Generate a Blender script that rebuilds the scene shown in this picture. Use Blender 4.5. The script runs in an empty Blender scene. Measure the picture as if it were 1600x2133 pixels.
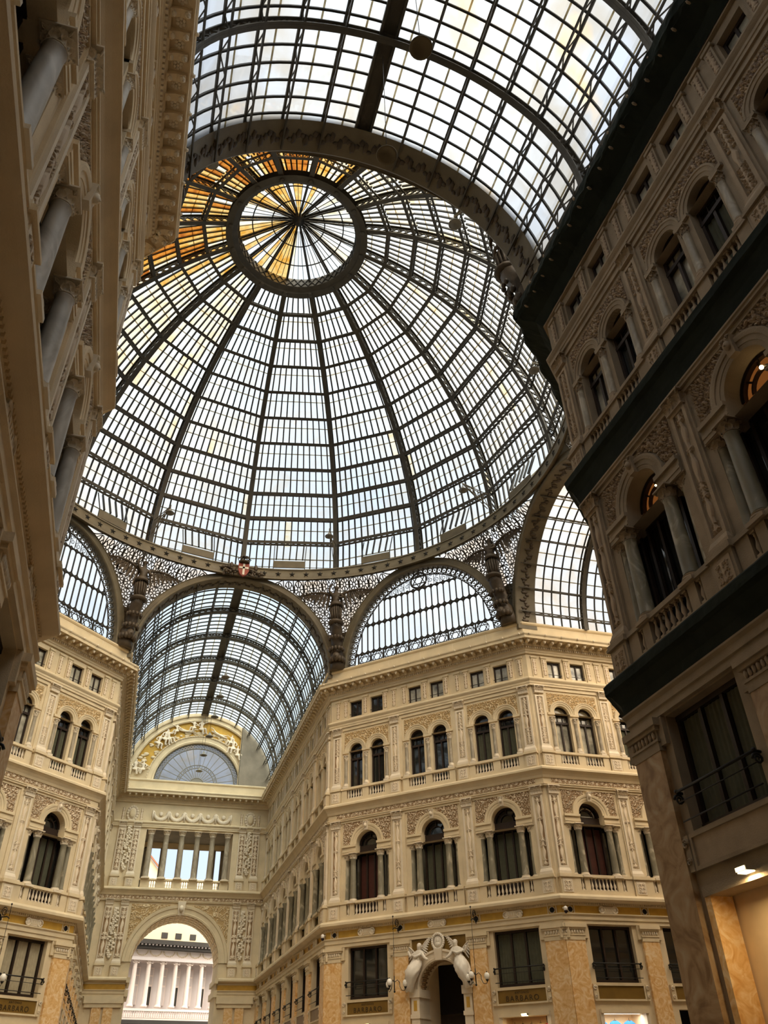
import bpy, math, random
from mathutils import Matrix, Vector, noise
random.seed(7)
PI = math.pi
sc = bpy.context.scene
COL = sc.collection
# ---------------------------------------------------------------- camera, sky, sun, exposure
A = 18.2091          # apothem of the octagon
W = 7.5              # half width of an arm
LA = 27.8            # length of an arm
cd = bpy.data.cameras.new('camera'); cam = bpy.data.objects.new('camera', cd); COL.objects.link(cam)
_y, _p, _r = .2959, .6414, -.0246
_f = Vector((math.sin(_y)*math.cos(_p), math.cos(_y)*math.cos(_p), math.sin(_p)))
_rt = Vector((math.cos(_y), -math.sin(_y), 0)); _up = _rt.cross(_f)
_r2 = math.cos(_r)*_rt + math.sin(_r)*_up; _u2 = -math.sin(_r)*_rt + math.cos(_r)*_up
cam.matrix_world = Matrix(((_r2.x, _u2.x, -_f.x, -4.4992), (_r2.y, _u2.y, -_f.y, -35.5174), (_r2.z, _u2.z, -_f.z, 1.6), (0, 0, 0, 1)))
cd.sensor_fit = 'VERTICAL'; cd.sensor_height = 36; cd.lens = 36*1640.3/2133; cd.clip_end = 500
sc.camera = cam
sc.view_settings.view_transform = 'Standard'; sc.view_settings.look = 'None'
sc.view_settings.gamma = 1; sc.view_settings.use_curve_mapping = False
sc.view_settings.exposure = 0.0
try:
    sc.cycles.max_bounces = 8; sc.cycles.diffuse_bounces = 5; sc.cycles.transparent_max_bounces = 24
    sc.cycles.use_denoising = True; sc.cycles.caustics_reflective = False; sc.cycles.caustics_refractive = False
    sc.cycles.sample_clamp_indirect = 4
except Exception:
    pass
SKY = 1.15
wd = bpy.data.worlds.new('overcast_sky'); sc.world = wd; wd.use_nodes = True
nt = wd.node_tree; nt.nodes.clear()
_o = nt.nodes.new('ShaderNodeOutputWorld'); _b = nt.nodes.new('ShaderNodeBackground'); _t = nt.nodes.new('ShaderNodeTexCoord')
_n = nt.nodes.new('ShaderNodeTexNoise'); _n.inputs['Scale'].default_value = 2.2; _n.inputs['Detail'].default_value = 5
_c = nt.nodes.new('ShaderNodeValToRGB'); _c.color_ramp.elements[0].position = .38; _c.color_ramp.elements[1].position = .62
_c.color_ramp.elements[0].color = (.70, .84, 1, 1); _c.color_ramp.elements[1].color = (1, .985, .95, 1)
nt.links.new(_t.outputs['Generated'], _n.inputs['Vector']); nt.links.new(_n.outputs['Fac'], _c.inputs['Fac'])
nt.links.new(_c.outputs['Color'], _b.inputs['Color']); _b.inputs['Strength'].default_value = SKY
nt.links.new(_b.outputs['Background'], _o.inputs['Surface'])
# a veiled sun high in the south-east behind the photographer, very soft through cloud
sl = bpy.data.lights.new('veiled_sun', 'SUN'); sl.energy = 12.8; sl.angle = math.radians(75); sl.color = (1, .90, .74)
so = bpy.data.objects.new('veiled_sun', sl); COL.objects.link(so)
so.rotation_euler = Vector((.28, -1, 1.3)).normalized().to_track_quat('Z', 'Y').to_euler()

# ---------------------------------------------------------------- materials
MATS = {}
def nodes(name):
    m = bpy.data.materials.new(name); m.use_nodes = True; t = m.node_tree; t.nodes.clear()
    out = t.nodes.new('ShaderNodeOutputMaterial'); return m, t, out
def prin(name, col, rough=.7, var=.12, scale=3., bump=0., bscale=30, metal=0., spec=.3, col2=None):
    m, t, out = nodes(name); p = t.nodes.new('ShaderNodeBsdfPrincipled')
    p.inputs['Roughness'].default_value = rough; p.inputs['Metallic'].default_value = metal
    p.inputs['Specular IOR Level'].default_value = spec
    tc = t.nodes.new('ShaderNodeNewGeometry'); n = t.nodes.new('ShaderNodeTexNoise'); n.inputs['Scale'].default_value = scale; n.inputs['Detail'].default_value = 6
    t.links.new(tc.outputs['Position'], n.inputs['Vector'])
    r = t.nodes.new('ShaderNodeValToRGB'); r.color_ramp.elements[0].position = .3; r.color_ramp.elements[1].position = .7
    c2 = col2 or tuple(c*(1-var) for c in col)
    r.color_ramp.elements[0].color = (*c2, 1); r.color_ramp.elements[1].color = (*col, 1)
    t.links.new(n.outputs['Fac'], r.inputs['Fac']); t.links.new(r.outputs['Color'], p.inputs['Base Color'])
    if bump:
        n2 = t.nodes.new('ShaderNodeTexNoise'); n2.inputs['Scale'].default_value = bscale; t.links.new(tc.outputs['Position'], n2.inputs['Vector'])
        b = t.nodes.new('ShaderNodeBump'); b.inputs['Strength'].default_value = bump; b.inputs['Distance'].default_value = .03
        t.links.new(n2.outputs['Fac'], b.inputs['Height']); t.links.new(b.outputs['Normal'], p.inputs['Normal'])
    t.links.new(p.outputs['BSDF'], out.inputs['Surface']); MATS[name] = m; return m
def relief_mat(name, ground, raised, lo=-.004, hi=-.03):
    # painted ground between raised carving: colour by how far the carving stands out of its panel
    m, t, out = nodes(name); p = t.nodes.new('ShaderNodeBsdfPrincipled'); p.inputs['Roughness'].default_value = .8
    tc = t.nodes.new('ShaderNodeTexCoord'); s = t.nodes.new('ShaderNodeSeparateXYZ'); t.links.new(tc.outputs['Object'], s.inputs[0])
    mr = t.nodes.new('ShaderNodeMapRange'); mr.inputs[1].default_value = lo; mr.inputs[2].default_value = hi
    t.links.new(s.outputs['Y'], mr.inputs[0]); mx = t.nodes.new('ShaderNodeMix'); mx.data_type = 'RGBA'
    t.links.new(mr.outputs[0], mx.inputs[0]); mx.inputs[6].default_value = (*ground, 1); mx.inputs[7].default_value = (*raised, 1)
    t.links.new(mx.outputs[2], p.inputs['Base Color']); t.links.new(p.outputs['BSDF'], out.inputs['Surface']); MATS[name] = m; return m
def marble(name, c0, c1, c2, scale, vein=.5, stretch=1.):
    m, t, out = nodes(name); p = t.nodes.new('ShaderNodeBsdfPrincipled'); p.inputs['Roughness'].default_value = .5
    g = t.nodes.new('ShaderNodeNewGeometry'); mp = t.nodes.new('ShaderNodeMapping'); mp.inputs['Scale'].default_value = (1, 1, stretch)
    t.links.new(g.outputs['Position'], mp.inputs[0])
    n = t.nodes.new('ShaderNodeTexNoise'); n.inputs['Scale'].default_value = scale; n.inputs['Detail'].default_value = 7; n.inputs['Distortion'].default_value = 2.2
    t.links.new(mp.outputs[0], n.inputs['Vector']); r = t.nodes.new('ShaderNodeValToRGB'); e = r.color_ramp.elements
    e[0].position = .32; e[0].color = (*c0, 1); e[1].position = .66; e[1].color = (*c2, 1)
    k = e.new(vein); k.color = (*c1, 1)
    t.links.new(n.outputs['Fac'], r.inputs[0]); t.links.new(r.outputs[0], p.inputs['Base Color']); t.links.new(p.outputs[0], out.inputs[0]); MATS[name] = m; return m
def roofglass(name, dirt, tint, opac, scale, stain=None, lines=0):
    m, t, out = nodes(name); g = t.nodes.new('ShaderNodeNewGeometry')
    n = t.nodes.new('ShaderNodeTexNoise'); n.inputs['Scale'].default_value = scale; n.inputs['Detail'].default_value = 6; n.inputs['Distortion'].default_value = .6
    t.links.new(g.outputs['Position'], n.inputs['Vector'])
    r = t.nodes.new('ShaderNodeValToRGB'); r.color_ramp.elements[0].position = .38; r.color_ramp.elements[1].position = .66
    r.color_ramp.elements[0].color = (*tint, 1); r.color_ramp.elements[1].color = (*dirt, 1); t.links.new(n.outputs['Fac'], r.inputs[0])
    col = r.outputs[0]
    if stain:
        sx = t.nodes.new('ShaderNodeMapping'); sx.inputs['Scale'].default_value = stain[3]; t.links.new(g.outputs['Position'], sx.inputs[0])
        n2 = t.nodes.new('ShaderNodeTexNoise'); n2.inputs['Scale'].default_value = stain[1]; n2.inputs['Detail'].default_value = 4
        t.links.new(sx.outputs[0], n2.inputs['Vector']); r2 = t.nodes.new('ShaderNodeValToRGB')
        r2.color_ramp.elements[0].position = stain[2]; r2.color_ramp.elements[1].position = min(1, stain[2]+.16)
        r2.color_ramp.elements[0].color = (0, 0, 0, 1); r2.color_ramp.elements[1].color = (1, 1, 1, 1); t.links.new(n2.outputs['Fac'], r2.inputs[0])
        mx = t.nodes.new('ShaderNodeMix'); mx.data_type = 'RGBA'; t.links.new(r2.outputs[0], mx.inputs[0]); t.links.new(col, mx.inputs[6])
        mx.inputs[7].default_value = (*stain[0], 1); col = mx.outputs[2]
    tr = t.nodes.new('ShaderNodeBsdfTransparent'); t.links.new(col, tr.inputs[0])
    tl = t.nodes.new('ShaderNodeBsdfTranslucent'); t.links.new(col, tl.inputs[0])
    ms = t.nodes.new('ShaderNodeMixShader'); ms.inputs[0].default_value = opac
    t.links.new(tr.outputs[0], ms.inputs[1]); t.links.new(tl.outputs[0], ms.inputs[2]); t.links.new(ms.outputs[0], out.inputs[0]); MATS[name] = m; return m
def emit(name, col, s):
    m, t, out = nodes(name); e = t.nodes.new('ShaderNodeEmission'); e.inputs[0].default_value = (*col, 1); e.inputs[1].default_value = s
    t.links.new(e.outputs[0], out.inputs[0]); MATS[name] = m; return m

prin('stone', (.70, .58, .385), .8, .14, 1.3, .25, 40)
prin('stone_pale', (.76, .66, .51), .75, .12, 2., .2, 40)
prin('stone_warm', (.70, .50, .25), .8, .15, 1.2, .25, 40)
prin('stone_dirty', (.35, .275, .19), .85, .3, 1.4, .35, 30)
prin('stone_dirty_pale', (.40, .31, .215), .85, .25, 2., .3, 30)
prin('stone_left_pale', (.88, .77, .60), .75, .1, 2., .2, 40)  # pale stone lightened to put light into the near left wall's colour
prin('stone_shadow', (.87, .71, .48), .85, .16, 1.2, .25, 35)  # lighter stone copy, brightness on the near left wall is in its colour
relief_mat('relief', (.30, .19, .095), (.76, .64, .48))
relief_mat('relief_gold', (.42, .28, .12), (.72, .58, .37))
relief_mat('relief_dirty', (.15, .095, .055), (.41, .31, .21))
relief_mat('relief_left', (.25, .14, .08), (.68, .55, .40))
prin('white_marble', (.78, .72, .62), .5, .08, 3)
prin('gold_panel', (.60, .36, .06), .6, .2, 2.5)
prin('plaster_grey', (.27, .235, .18), .9, .35, .8, .3, 12)
marble('marble_ochre', (.60, .32, .10), (.72, .46, .20), (.80, .61, .37), 2.4, .5)
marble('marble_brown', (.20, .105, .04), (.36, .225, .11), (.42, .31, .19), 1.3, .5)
marble('marble_green', (.17, .15, .10), (.23, .205, .14), (.42, .37, .27), 1.6, .56, .5)
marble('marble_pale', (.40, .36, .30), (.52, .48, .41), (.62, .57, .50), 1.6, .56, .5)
marble('marble_grey', (.25, .21, .15), (.34, .29, .21), (.45, .39, .29), 1.6, .56, .5)
prin('wood', (.030, .017, .011), .5, .3, 4)
prin('wood_red', (.070, .020, .013), .5, .3, 4)
prin('dark_void', (.012, .009, .007), .9, .1)
prin('curtain', (.42, .36, .24), .9, .2, 5)
prin('curtain_green', (.085, .085, .055), .9, .2, 5)
prin('iron', (.075, .064, .045), .55, .35, 1.5, .2, 20, 0., .35)
prin('iron_dark', (.030, .027, .022), .6, .3, 2)
prin('iron_pale', (.165, .135, .085), .55, .3, 1.2, .2, 20)
prin('rail_black', (.012, .011, .010), .45, .1)
prin('bronze', (.085, .060, .036), .5, .45, 2.5, .3, 14)
prin('net_green', (.017, .024, .018), .95, .4, 1.2, .5, 6)
prin('lamp_grey', (.22, .21, .18), .4, .15, 4)
prin('floor', (.38, .32, .25), .45, .25, .25)
prin('plain_wall', (.50, .38, .23), .85, .1, 1)
prin('theatre_white', (.80, .70, .64), .8, .08, .8)
prin('theatre_grey', (.60, .55, .54), .8, .08, .8)
prin('theatre_dark', (.05, .045, .04), .8, .2, 1)
prin('far_cream', (.72, .60, .42), .85, .1, .5)
prin('far_roof', (.32, .14, .08), .85, .2, .8)
prin('shield_red', (.28, .05, .03), .5, .2, 2)
prin('shield_white', (.72, .66, .56), .6, .1, 2)
prin('camera_white', (.75, .72, .68), .4, .05)
prin('camera_black', (.02, .01, .015), .2, .05)
prin('gold_dark', (.20, .115, .022), .45, .2, 2)
prin('letter_dark', (.045, .028, .012), .5, .1)
prin('cloth_blue', (.03, .16, .55), .9, .1); prin('cloth_white', (.75, .75, .78), .9, .1); prin('cloth_grey', (.12, .12, .13), .9, .1)
prin('cloth_red', (.5, .06, .07), .9, .1); prin('cloth_tan', (.55, .42, .25), .9, .1)
prin('shop_wall', (.78, .60, .38), .7, .08)
prin('window_glass', (.020, .021, .019), .04, .1, 1, 0, 30, 0, .75)
prin('window_reflection_paint', (.62, .58, .46), .08, .5, 1.3, 0, 30, 0, .6, (.08, .08, .065))  # bright reflections painted into the pane colour as pale patches
roofglass('glass_dome', (.86, .84, .78), (.90, .965, 1.0), .08, .55, ((.98, .76, .50), .9, .66, (1, 1, .3)))
roofglass('glass_cream', (.95, .80, .50), (.96, .92, .80), .08, 1.1)
roofglass('glass_amber', (.80, .38, .05), (.95, .66, .25), .08, 1.4)
roofglass('glass_rust', (.42, .12, .02), (.75, .28, .04), .08, 2.0)
roofglass('glass_lap', (.30, .26, .18), (.52, .47, .36), .5, 2.0)
roofglass('glass_near', (.33, .33, .32), (.41, .47, .57), .72, .33, ((.60, .44, .20), .3, .60, (1, 1, 1)))
roofglass('glass_far', (.74, .80, .80), (.80, .90, .94), .14, .5)
roofglass('glass_pink', (.95, .80, .64), (1, .97, .93), .12, .5, ((.95, .72, .50), .5, .60, (1, 1, .3)))
roofglass('glass_lunette', (.82, .88, .92), (.92, .96, 1), .10, .4)
emit('lamp_glow', (1, .74, .35), 14); emit('tube_glow', (1, .93, .80), 6); emit('fan_orange', (1, .33, .07), .16)
m, t, out = nodes('globe_glass'); p = t.nodes.new('ShaderNodeBsdfPrincipled'); p.inputs['Base Color'].default_value = (.85, .82, .74, 1); p.inputs['Roughness'].default_value = .25
t.links.new(p.outputs[0], out.inputs[0]); MATS['globe_glass'] = m

# ---------------------------------------------------------------- mesh builder
class MB:
    def __init__(s): s.v = []; s.f = []; s.m = []; s.sm = []; s.mats = []
    def mi(s, mat):
        if mat not in s.mats: s.mats.append(mat)
        return s.mats.index(mat)
    def face(s, idx, mat, smooth=False): s.f.append(idx); s.m.append(s.mi(mat)); s.sm.append(smooth)
    def poly(s, pts, mat, smooth=False):
        b = len(s.v); s.v += [tuple(p) for p in pts]; s.face(list(range(b, b+len(pts))), mat, smooth)
    def box(s, x0, x1, y0, y1, z0, z1, mat, T=None):
        p = [(x0, y0, z0), (x1, y0, z0), (x1, y1, z0), (x0, y1, z0), (x0, y0, z1), (x1, y0, z1), (x1, y1, z1), (x0, y1, z1)]
        if T is not None: p = [tuple(T @ Vector(q)) for q in p]
        b = len(s.v); s.v += p
        for q in ((0, 3, 2, 1), (4, 5, 6, 7), (0, 1, 5, 4), (1, 2, 6, 5), (2, 3, 7, 6), (3, 0, 4, 7)): s.face([b+i for i in q], mat)
    def bar(s, a, b, w, h, mat, up=(0, 0, 1)):
        a = Vector(a); b = Vector(b); d = b-a; L = d.length
        if L < 1e-6: return
        d /= L; u = Vector(up); r = d.cross(u)
        if r.length < 1e-4: r = d.cross(Vector((1, 0, 0)))
        r.normalize(); u = r.cross(d); k = len(s.v)
        for e in (a, b):
            for i, j in ((-1, -1), (1, -1), (1, 1), (-1, 1)): s.v.append(tuple(e+r*(i*w/2)+u*(j*h/2)))
        for q in ((3, 2, 1, 0), (4, 5, 6, 7), (0, 1, 5, 4), (1, 2, 6, 5), (2, 3, 7, 6), (3, 0, 4, 7)): s.face([k+i for i in q], mat)
    def loft(s, rings, mat, closed=True, caps=True, smooth=True, loop=False):
        n = len(rings[0]); b = len(s.v)
        for r in rings: s.v += [tuple(p) for p in r]
        R = len(rings)
        for i in range(R if loop else R-1):
            i2 = (i+1) % R
            for j in range(n if closed else n-1):
                j2 = (j+1) % n; s.face([b+i*n+j, b+i*n+j2, b+i2*n+j2, b+i2*n+j], mat, smooth)
        if caps and closed and not loop:
            s.face([b+j for j in range(n)][::-1], mat); s.face([b+(R-1)*n+j for j in range(n)], mat)
    def lathe(s, prof, mat, n=14, c=(0, 0, 0), a0=0., a1=2*PI, smooth=True, caps=True):
        full = abs(a1-a0-2*PI) < 1e-4; k = n if full else n+1
        rings = [[(c[0]+r*math.cos(a0+(a1-a0)*j/n), c[1]+r*math.sin(a0+(a1-a0)*j/n), c[2]+z) for j in range(k)] for r, z in prof]
        s.loft(rings, mat, full, full and caps, smooth)
    def tube(s, pts, r, mat, n=6, loop=False, smooth=True):
        P = [Vector(p) for p in pts]; N = len(P); rings = []
        for i in range(N):
            d = (P[(i+1) % N]-P[i-1]) if (loop or 0 < i < N-1) else (P[1]-P[0] if i == 0 else P[-1]-P[-2])
            d.normalize(); u = Vector((0, 0, 1)) if abs(d.z) < .95 else Vector((1, 0, 0)); a = d.cross(u).normalized(); b = a.cross(d)
            rr = r[i] if isinstance(r, (list, tuple)) else r
            rings.append([tuple(P[i]+a*math.cos(2*PI*j/n)*rr+b*math.sin(2*PI*j/n)*rr) for j in range(n)])
        s.loft(rings, mat, True, True, smooth, loop)
    def blob(s, c, r, mat, n=8, T=None):
        prof = [(math.cos(-PI/2+PI*i/n), math.sin(-PI/2+PI*i/n)) for i in range(n+1)]
        rx, ry, rz = r if isinstance(r, (tuple, list)) else (r, r, r); rings = []
        for q, z in prof:
            q = max(q, .02); ring = [Vector((rx*q*math.cos(2*PI*j/n), ry*q*math.sin(2*PI*j/n), rz*z)) for j in range(n)]
            if T is not None: ring = [T @ p for p in ring]
            rings.append([(p.x+c[0], p.y+c[1], p.z+c[2]) for p in ring])
        s.loft(rings, mat)
    def mould(s, prof, x0, x1, k0, k1, mat, mats=None):
        # profile of (outward p, z) run along the wall, mitred at its ends
        for i in range(len(prof)-1):
            (p, z), (q, w) = prof[i], prof[i+1]
            s.poly([(x0+k0*p, -p, z), (x1+k1*p, -p, z), (x1+k1*q, -q, w), (x0+k0*q, -q, w)], mats.get(i, mat) if mats else mat)
    def arc_mould(s, prof, cx, cz, a0, a1, n, mat):
        # profile of (radius, outward p) swept round an arch in the wall plane
        rings = [[(cx+r*math.cos(a0+(a1-a0)*i/n), -p, cz+r*math.sin(a0+(a1-a0)*i/n)) for r, p in prof] for i in range(n+1)]
        s.loft(rings, mat, False, False, False)
    def grid(s, fn, nu, nv, mat, keep=None, smooth=True):
        b = len(s.v); ok = {}
        for i in range(nu+1):
            for j in range(nv+1): s.v.append(tuple(fn(i/nu, j/nv)))
        for i in range(nu):
            for j in range(nv):
                if keep is None or keep((i+.5)/nu, (j+.5)/nv):
                    a = b+i*(nv+1)+j; s.face([a, a+nv+1, a+nv+2, a+1], mat, smooth)
    def data(s, name):
        me = bpy.data.meshes.new(name); me.from_pydata(s.v, [], s.f)
        for q in s.mats: me.materials.append(MATS[q])
        me.polygons.foreach_set('material_index', s.m); me.polygons.foreach_set('use_smooth', s.sm); me.update(); return me

def link(name, data, parent=None, mat=None):
    o = bpy.data.objects.new(name, data); COL.objects.link(o)
    if parent is not None: o.parent = parent
    if mat is not None:
        if parent is not None: o.matrix_local = mat
        else: o.matrix_world = mat
    return o
def tag(o, label, cat, group=None):
    o['label'] = label; o['category'] = cat
    if group: o['group'] = group
    return o
def thing(name, label, cat, mat, group=None):
    return tag(link(name, None, None, mat), label, cat, group)
def struct(name, data, mat=None):
    o = link(name, data, None, mat or Matrix()); o['kind'] = 'structure'; return o
def T(x, y, z): return Matrix.Translation((x, y, z))
def RZ(a): return Matrix.Rotation(a, 4, 'Z')
CNT = {}
def num(k): CNT[k] = CNT.get(k, 0)+1; return f'{k}_{CNT[k]}'
def remat(me, table, name):
    # the same shape in other materials
    c = me.copy(); c.name = name
    for i, q in enumerate(c.materials):
        if q.name in table: c.materials[i] = MATS[table[q.name]]
    return c

# ---------------------------------------------------------------- carved relief
def sstep(a, b, x):
    t_ = max(0., min(1., (x-a)/(b-a))); return t_*t_*(3-2*t_)
def scroll_h(x, z, pitch, w, seed, sym=True):
    # scrolling foliage: spirals set alternately along the strip, leaves between
    h = 0; i0 = math.floor(z/pitch)
    for i in (i0-1, i0, i0+1):
        cz = (i+.5)*pitch
        for sx in ((-1, 1) if sym else ((1,) if i % 2 else (-1,))):
            cx = sx*w*(.24 if sym else .12); dx, dz = x-cx, z-cz; r = math.hypot(dx, dz); R0 = pitch*.50
            if r < R0:
                th = math.atan2(dz*(1 if i % 2 else -1), dx*sx); ph = th+r/R0*9
                h = max(h, (.55+.45*math.cos(ph))*(1-(r/R0)**3))
                if r < R0*.24: h = max(h, 1.0-(r/(R0*.24))**2*.5)
    l = noise.noise(Vector((abs(x)*24 if sym else x*21, z*21, seed)))
    h = max(h, sstep(.08, .36, l)*.95)
    if sym:
        st = .022+.03*(.5+.5*math.sin(z*2*PI/pitch*1.0+seed)); h = max(h, sstep(st*1.9, st*.5, abs(x)))
    return h
def relief_panel(name, w, h, pitch=.3, amp=.055, res=.028, seed=1., sym=True, horiz=False, keep=None, mat='relief', figures=None):
    b = MB(); nu = max(6, int(w/res)); nv = max(6, int(h/res))
    def fn(u, v):
        x, z = (u-.5)*w, v*h
        q = scroll_h(z-h/2, x, pitch, h, seed, sym) if horiz else scroll_h(x, z, pitch, w, seed, sym)
        if figures:
            for fz, fh in figures:
                dz = (z-fz)/fh
                if 0 <= dz <= 1:
                    bw = w*(.10+.13*sstep(0, .5, dz)*sstep(.86, .6, dz)) if dz < .82 else w*.085
                    q = max(q*(.35), sstep(bw*1.5, bw*.6, abs(x+.03*w*math.sin(dz*7)))*1.25)
        q = sstep(.38, .92, q)*(.75+.35*q); e = min(x+w/2, w/2-x, z, h-z); q *= sstep(0, .03, e)
        return (x, -amp*q, z)
    b.grid(fn, nu, nv, mat, keep)
    return b.data(name)

# ---------------------------------------------------------------- repeated stone pieces (built once, shared by every copy)
def leaf(b, base, out, side, h, wd_, curl, mat):
    base = Vector(base); out = Vector(out).normalized(); side = Vector(side).normalized(); up = Vector((0, 0, 1))
    def fn(u, v):
        k = math.sin(PI*min(1, .25+v*.75)) if v < 1 else .0
        x = (u-.5)*wd_*(.35+.75*math.sin(PI*(.18+.75*v))); o = curl*(v**3)+.02+.018*math.cos(u*4*PI)*(1-v*.5); z = h*(v-.28*max(0, v-.78)*4*(v-.78)/.22*.5)
        return base+side*x+out*o+up*z
    b.grid(fn, 4, 5, mat)
def volute(b, c, r, ax, mat):
    c = Vector(c); pts = []
    q = Vector(ax).normalized(); u = q.cross(Vector((0, 0, 1))).normalized()
    for i in range(15):
        a = i/14*PI*3.2; rr = r*(1-.78*i/14); pts.append(c+u*math.cos(a)*rr+Vector((0, 0, 1))*math.sin(a)*rr)
    b.tube(pts, [r*.26*(1-.4*i/14) for i in range(15)], mat, 5)
def flat_capital(w, p, h, mat):
    b = MB(); hw = w/2
    b.box(-hw, hw, -p, 0, 0, h*.08, mat); b.box(-hw*.93, hw*.93, -p*.85, 0, h*.08, h*.86, mat)
    for k, (n, z0, hh) in enumerate(((4, .08, .40), (3, .30, .42))):
        for i in range(n):
            x = (i-(n-1)/2)*w/n; leaf(b, (x, -p*.85, h*z0), (0, -1, 0), (1, 0, 0), h*hh, w/n*1.05, .07+.02*k, mat)
        for sx in (-1, 1): leaf(b, (sx*hw*.93, -p*.4, h*z0), (sx, 0, 0), (0, 1, 0), h*hh, p, .06, mat)
    for sx in (-1, 1):
        volute(b, (sx*hw*.92, -p-.05, h*.74), h*.17, (sx*.6, 1, 0), mat); volute(b, (sx*hw*.25, -p-.02, h*.72), h*.11, (0, 1, 0), mat)
    b.blob((0, -p-.03, h*.86), (.05, .04, .06), mat, 6)
    b.box(-hw*1.17, hw*1.17, -p-.08, 0, h*.88, h, mat)
    return b
def round_capital(r, h, mat, n=8):
    b = MB(); b.lathe([(r*1.12, 0), (r*1.15, h*.05), (r*.98, h*.08), (r*1.0, h*.5), (r*1.3, h*.85)], mat, 12)
    for row, (z0, hh) in enumerate(((.08, .40), (.30, .42))):
        for i in range(n):
            a = 2*PI*(i+row*.5)/n; d = (math.cos(a), math.sin(a), 0); leaf(b, (d[0]*r*.98, d[1]*r*.98, h*z0), d, (-d[1], d[0], 0), h*hh, r*.9, r*.4, mat)
    for i in range(4):
        a = PI/4+i*PI/2; d = Vector((math.cos(a), math.sin(a), 0)); volute(b, d*r*1.5+Vector((0, 0, h*.74)), h*.16, (-d.y, d.x, 0), mat)
    b.box(-r*1.5, r*1.5, -r*1.5, r*1.5, h*.88, h, mat)
    return b
def col_shaft(r0, r1, h, mat):
    b = MB(); b.lathe([(r0*1.06, 0), (r0, .05)]+[(r0+(r1-r0)*(i/6)**1.3, .05+(h-.1)*i/6) for i in range(1, 7)]+[(r1*1.08, h-.03), (r1*1.08, h)], mat, 16); return b
def col_base(r, h, mat):
    b = MB(); b.box(-r*1.42, r*1.42, -r*1.42, r*1.42, 0, h*.4, mat)
    b.lathe([(r*1.38, h*.4), (r*1.44, h*.55), (r*1.36, h*.68), (r*1.16, h*.74), (r*1.14, h*.82), (r*1.24, h*.9), (r*1.1, h)], mat, 14); return b
def baluster(h, r, mat):
    b = MB(); b.box(-r, r, -r, r, 0, h*.08, mat); b.box(-r, r, -r, r, h*.93, h, mat)
    b.lathe([(r*.5, h*.08), (r*.75, h*.12), (r*.45, h*.17), (r*1.0, h*.33), (r*.92, h*.42), (r*.5, h*.62), (r*.4, h*.78), (r*.7, h*.84), (r*.45, h*.88), (r*.7, h*.93)], mat, 10); return b
D = {}
def put(k, b): D[k] = b.data(k); return D[k]
# first-floor pilaster
b = MB(); b.box(-.40, .40, -.26, 0, 0, .90, 'stone'); b.box(-.30, .30, -.285, -.26, .12, .80, 'stone_pale'); b.box(-.46, .46, -.34, 0, .90, .98, 'stone'); b.box(-.43, .43, -.31, 0, .98, 1.08, 'stone'); put('p1_ped', b)
b = MB(); b.box(-.38, .38, -.22, 0, 0, .16, 'stone_pale'); b.loft([[(-.37, -.21, .16), (.37, -.21, .16), (.37, 0, .16), (-.37, 0, .16)], [(-.31, -.14, .34), (.31, -.14, .34), (.31, 0, .34), (-.31, 0, .34)]], 'stone_pale', smooth=False); put('p_base', b)
def pil_shaft(h):
    b = MB(); b.box(-.31, -.20, -.13, 0, 0, h, 'stone_pale'); b.box(.20, .31, -.13, 0, 0, h, 'stone_pale'); b.box(-.20, .20, -.13, 0, 0, .10, 'stone_pale'); b.box(-.20, .20, -.13, 0, h-.10, h, 'stone_pale'); b.box(-.2, .2, -.05, 0, .1, h-.1, 'stone'); return b
put('p1_shaft', pil_shaft(4.10)); put('p2_shaft', pil_shaft(3.30)); put('p1_cap', flat_capital(.68, .20, .50, 'stone_pale')); put('p2_cap', flat_capital(.64, .19, .50, 'stone_pale'))
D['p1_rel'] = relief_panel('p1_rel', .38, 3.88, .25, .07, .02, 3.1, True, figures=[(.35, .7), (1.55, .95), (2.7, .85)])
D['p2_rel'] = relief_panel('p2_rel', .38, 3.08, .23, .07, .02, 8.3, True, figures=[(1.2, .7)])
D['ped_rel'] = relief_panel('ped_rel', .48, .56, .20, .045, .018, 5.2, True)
b = MB(); b.box(-.38, .38, -.24, 0, 0, .86, 'stone'); b.box(-.29, .29, -.265, -.24, .10, .74, 'stone_pale'); b.box(-.44, .44, -.32, 0, .86, .93, 'stone'); b.box(-.41, .41, -.29, 0, .93, 1.02, 'stone'); put('p2_ped', b)
# serliana columns and twin-window colonnettes
put('c1_shaft', col_shaft(.205, .175, 2.34, 'marble_green')); put('c1_cap', round_capital(.18, .36, 'stone_pale')); put('c1_base', col_base(.20, .26, 'stone_pale'))
b = MB(); b.lathe([(.29, 0), (.29, .12), (.21, .26), (.205, .3), (.175, 2.58), (.2, 2.62), (.2, 2.7), (.29, 2.94), (.29, 2.96)], 'marble_green', 10); put('c1_far', b)
put('c2_shaft', col_shaft(.125, .11, 1.62, 'marble_grey')); put('c2_cap', round_capital(.11, .34, 'stone_pale', 6)); put('c2_base', col_base(.13, .34, 'stone_pale'))
put('bal1', baluster(.64, .075, 'stone_pale')); put('bal2', baluster(.60, .07, 'stone_pale'))
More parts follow.
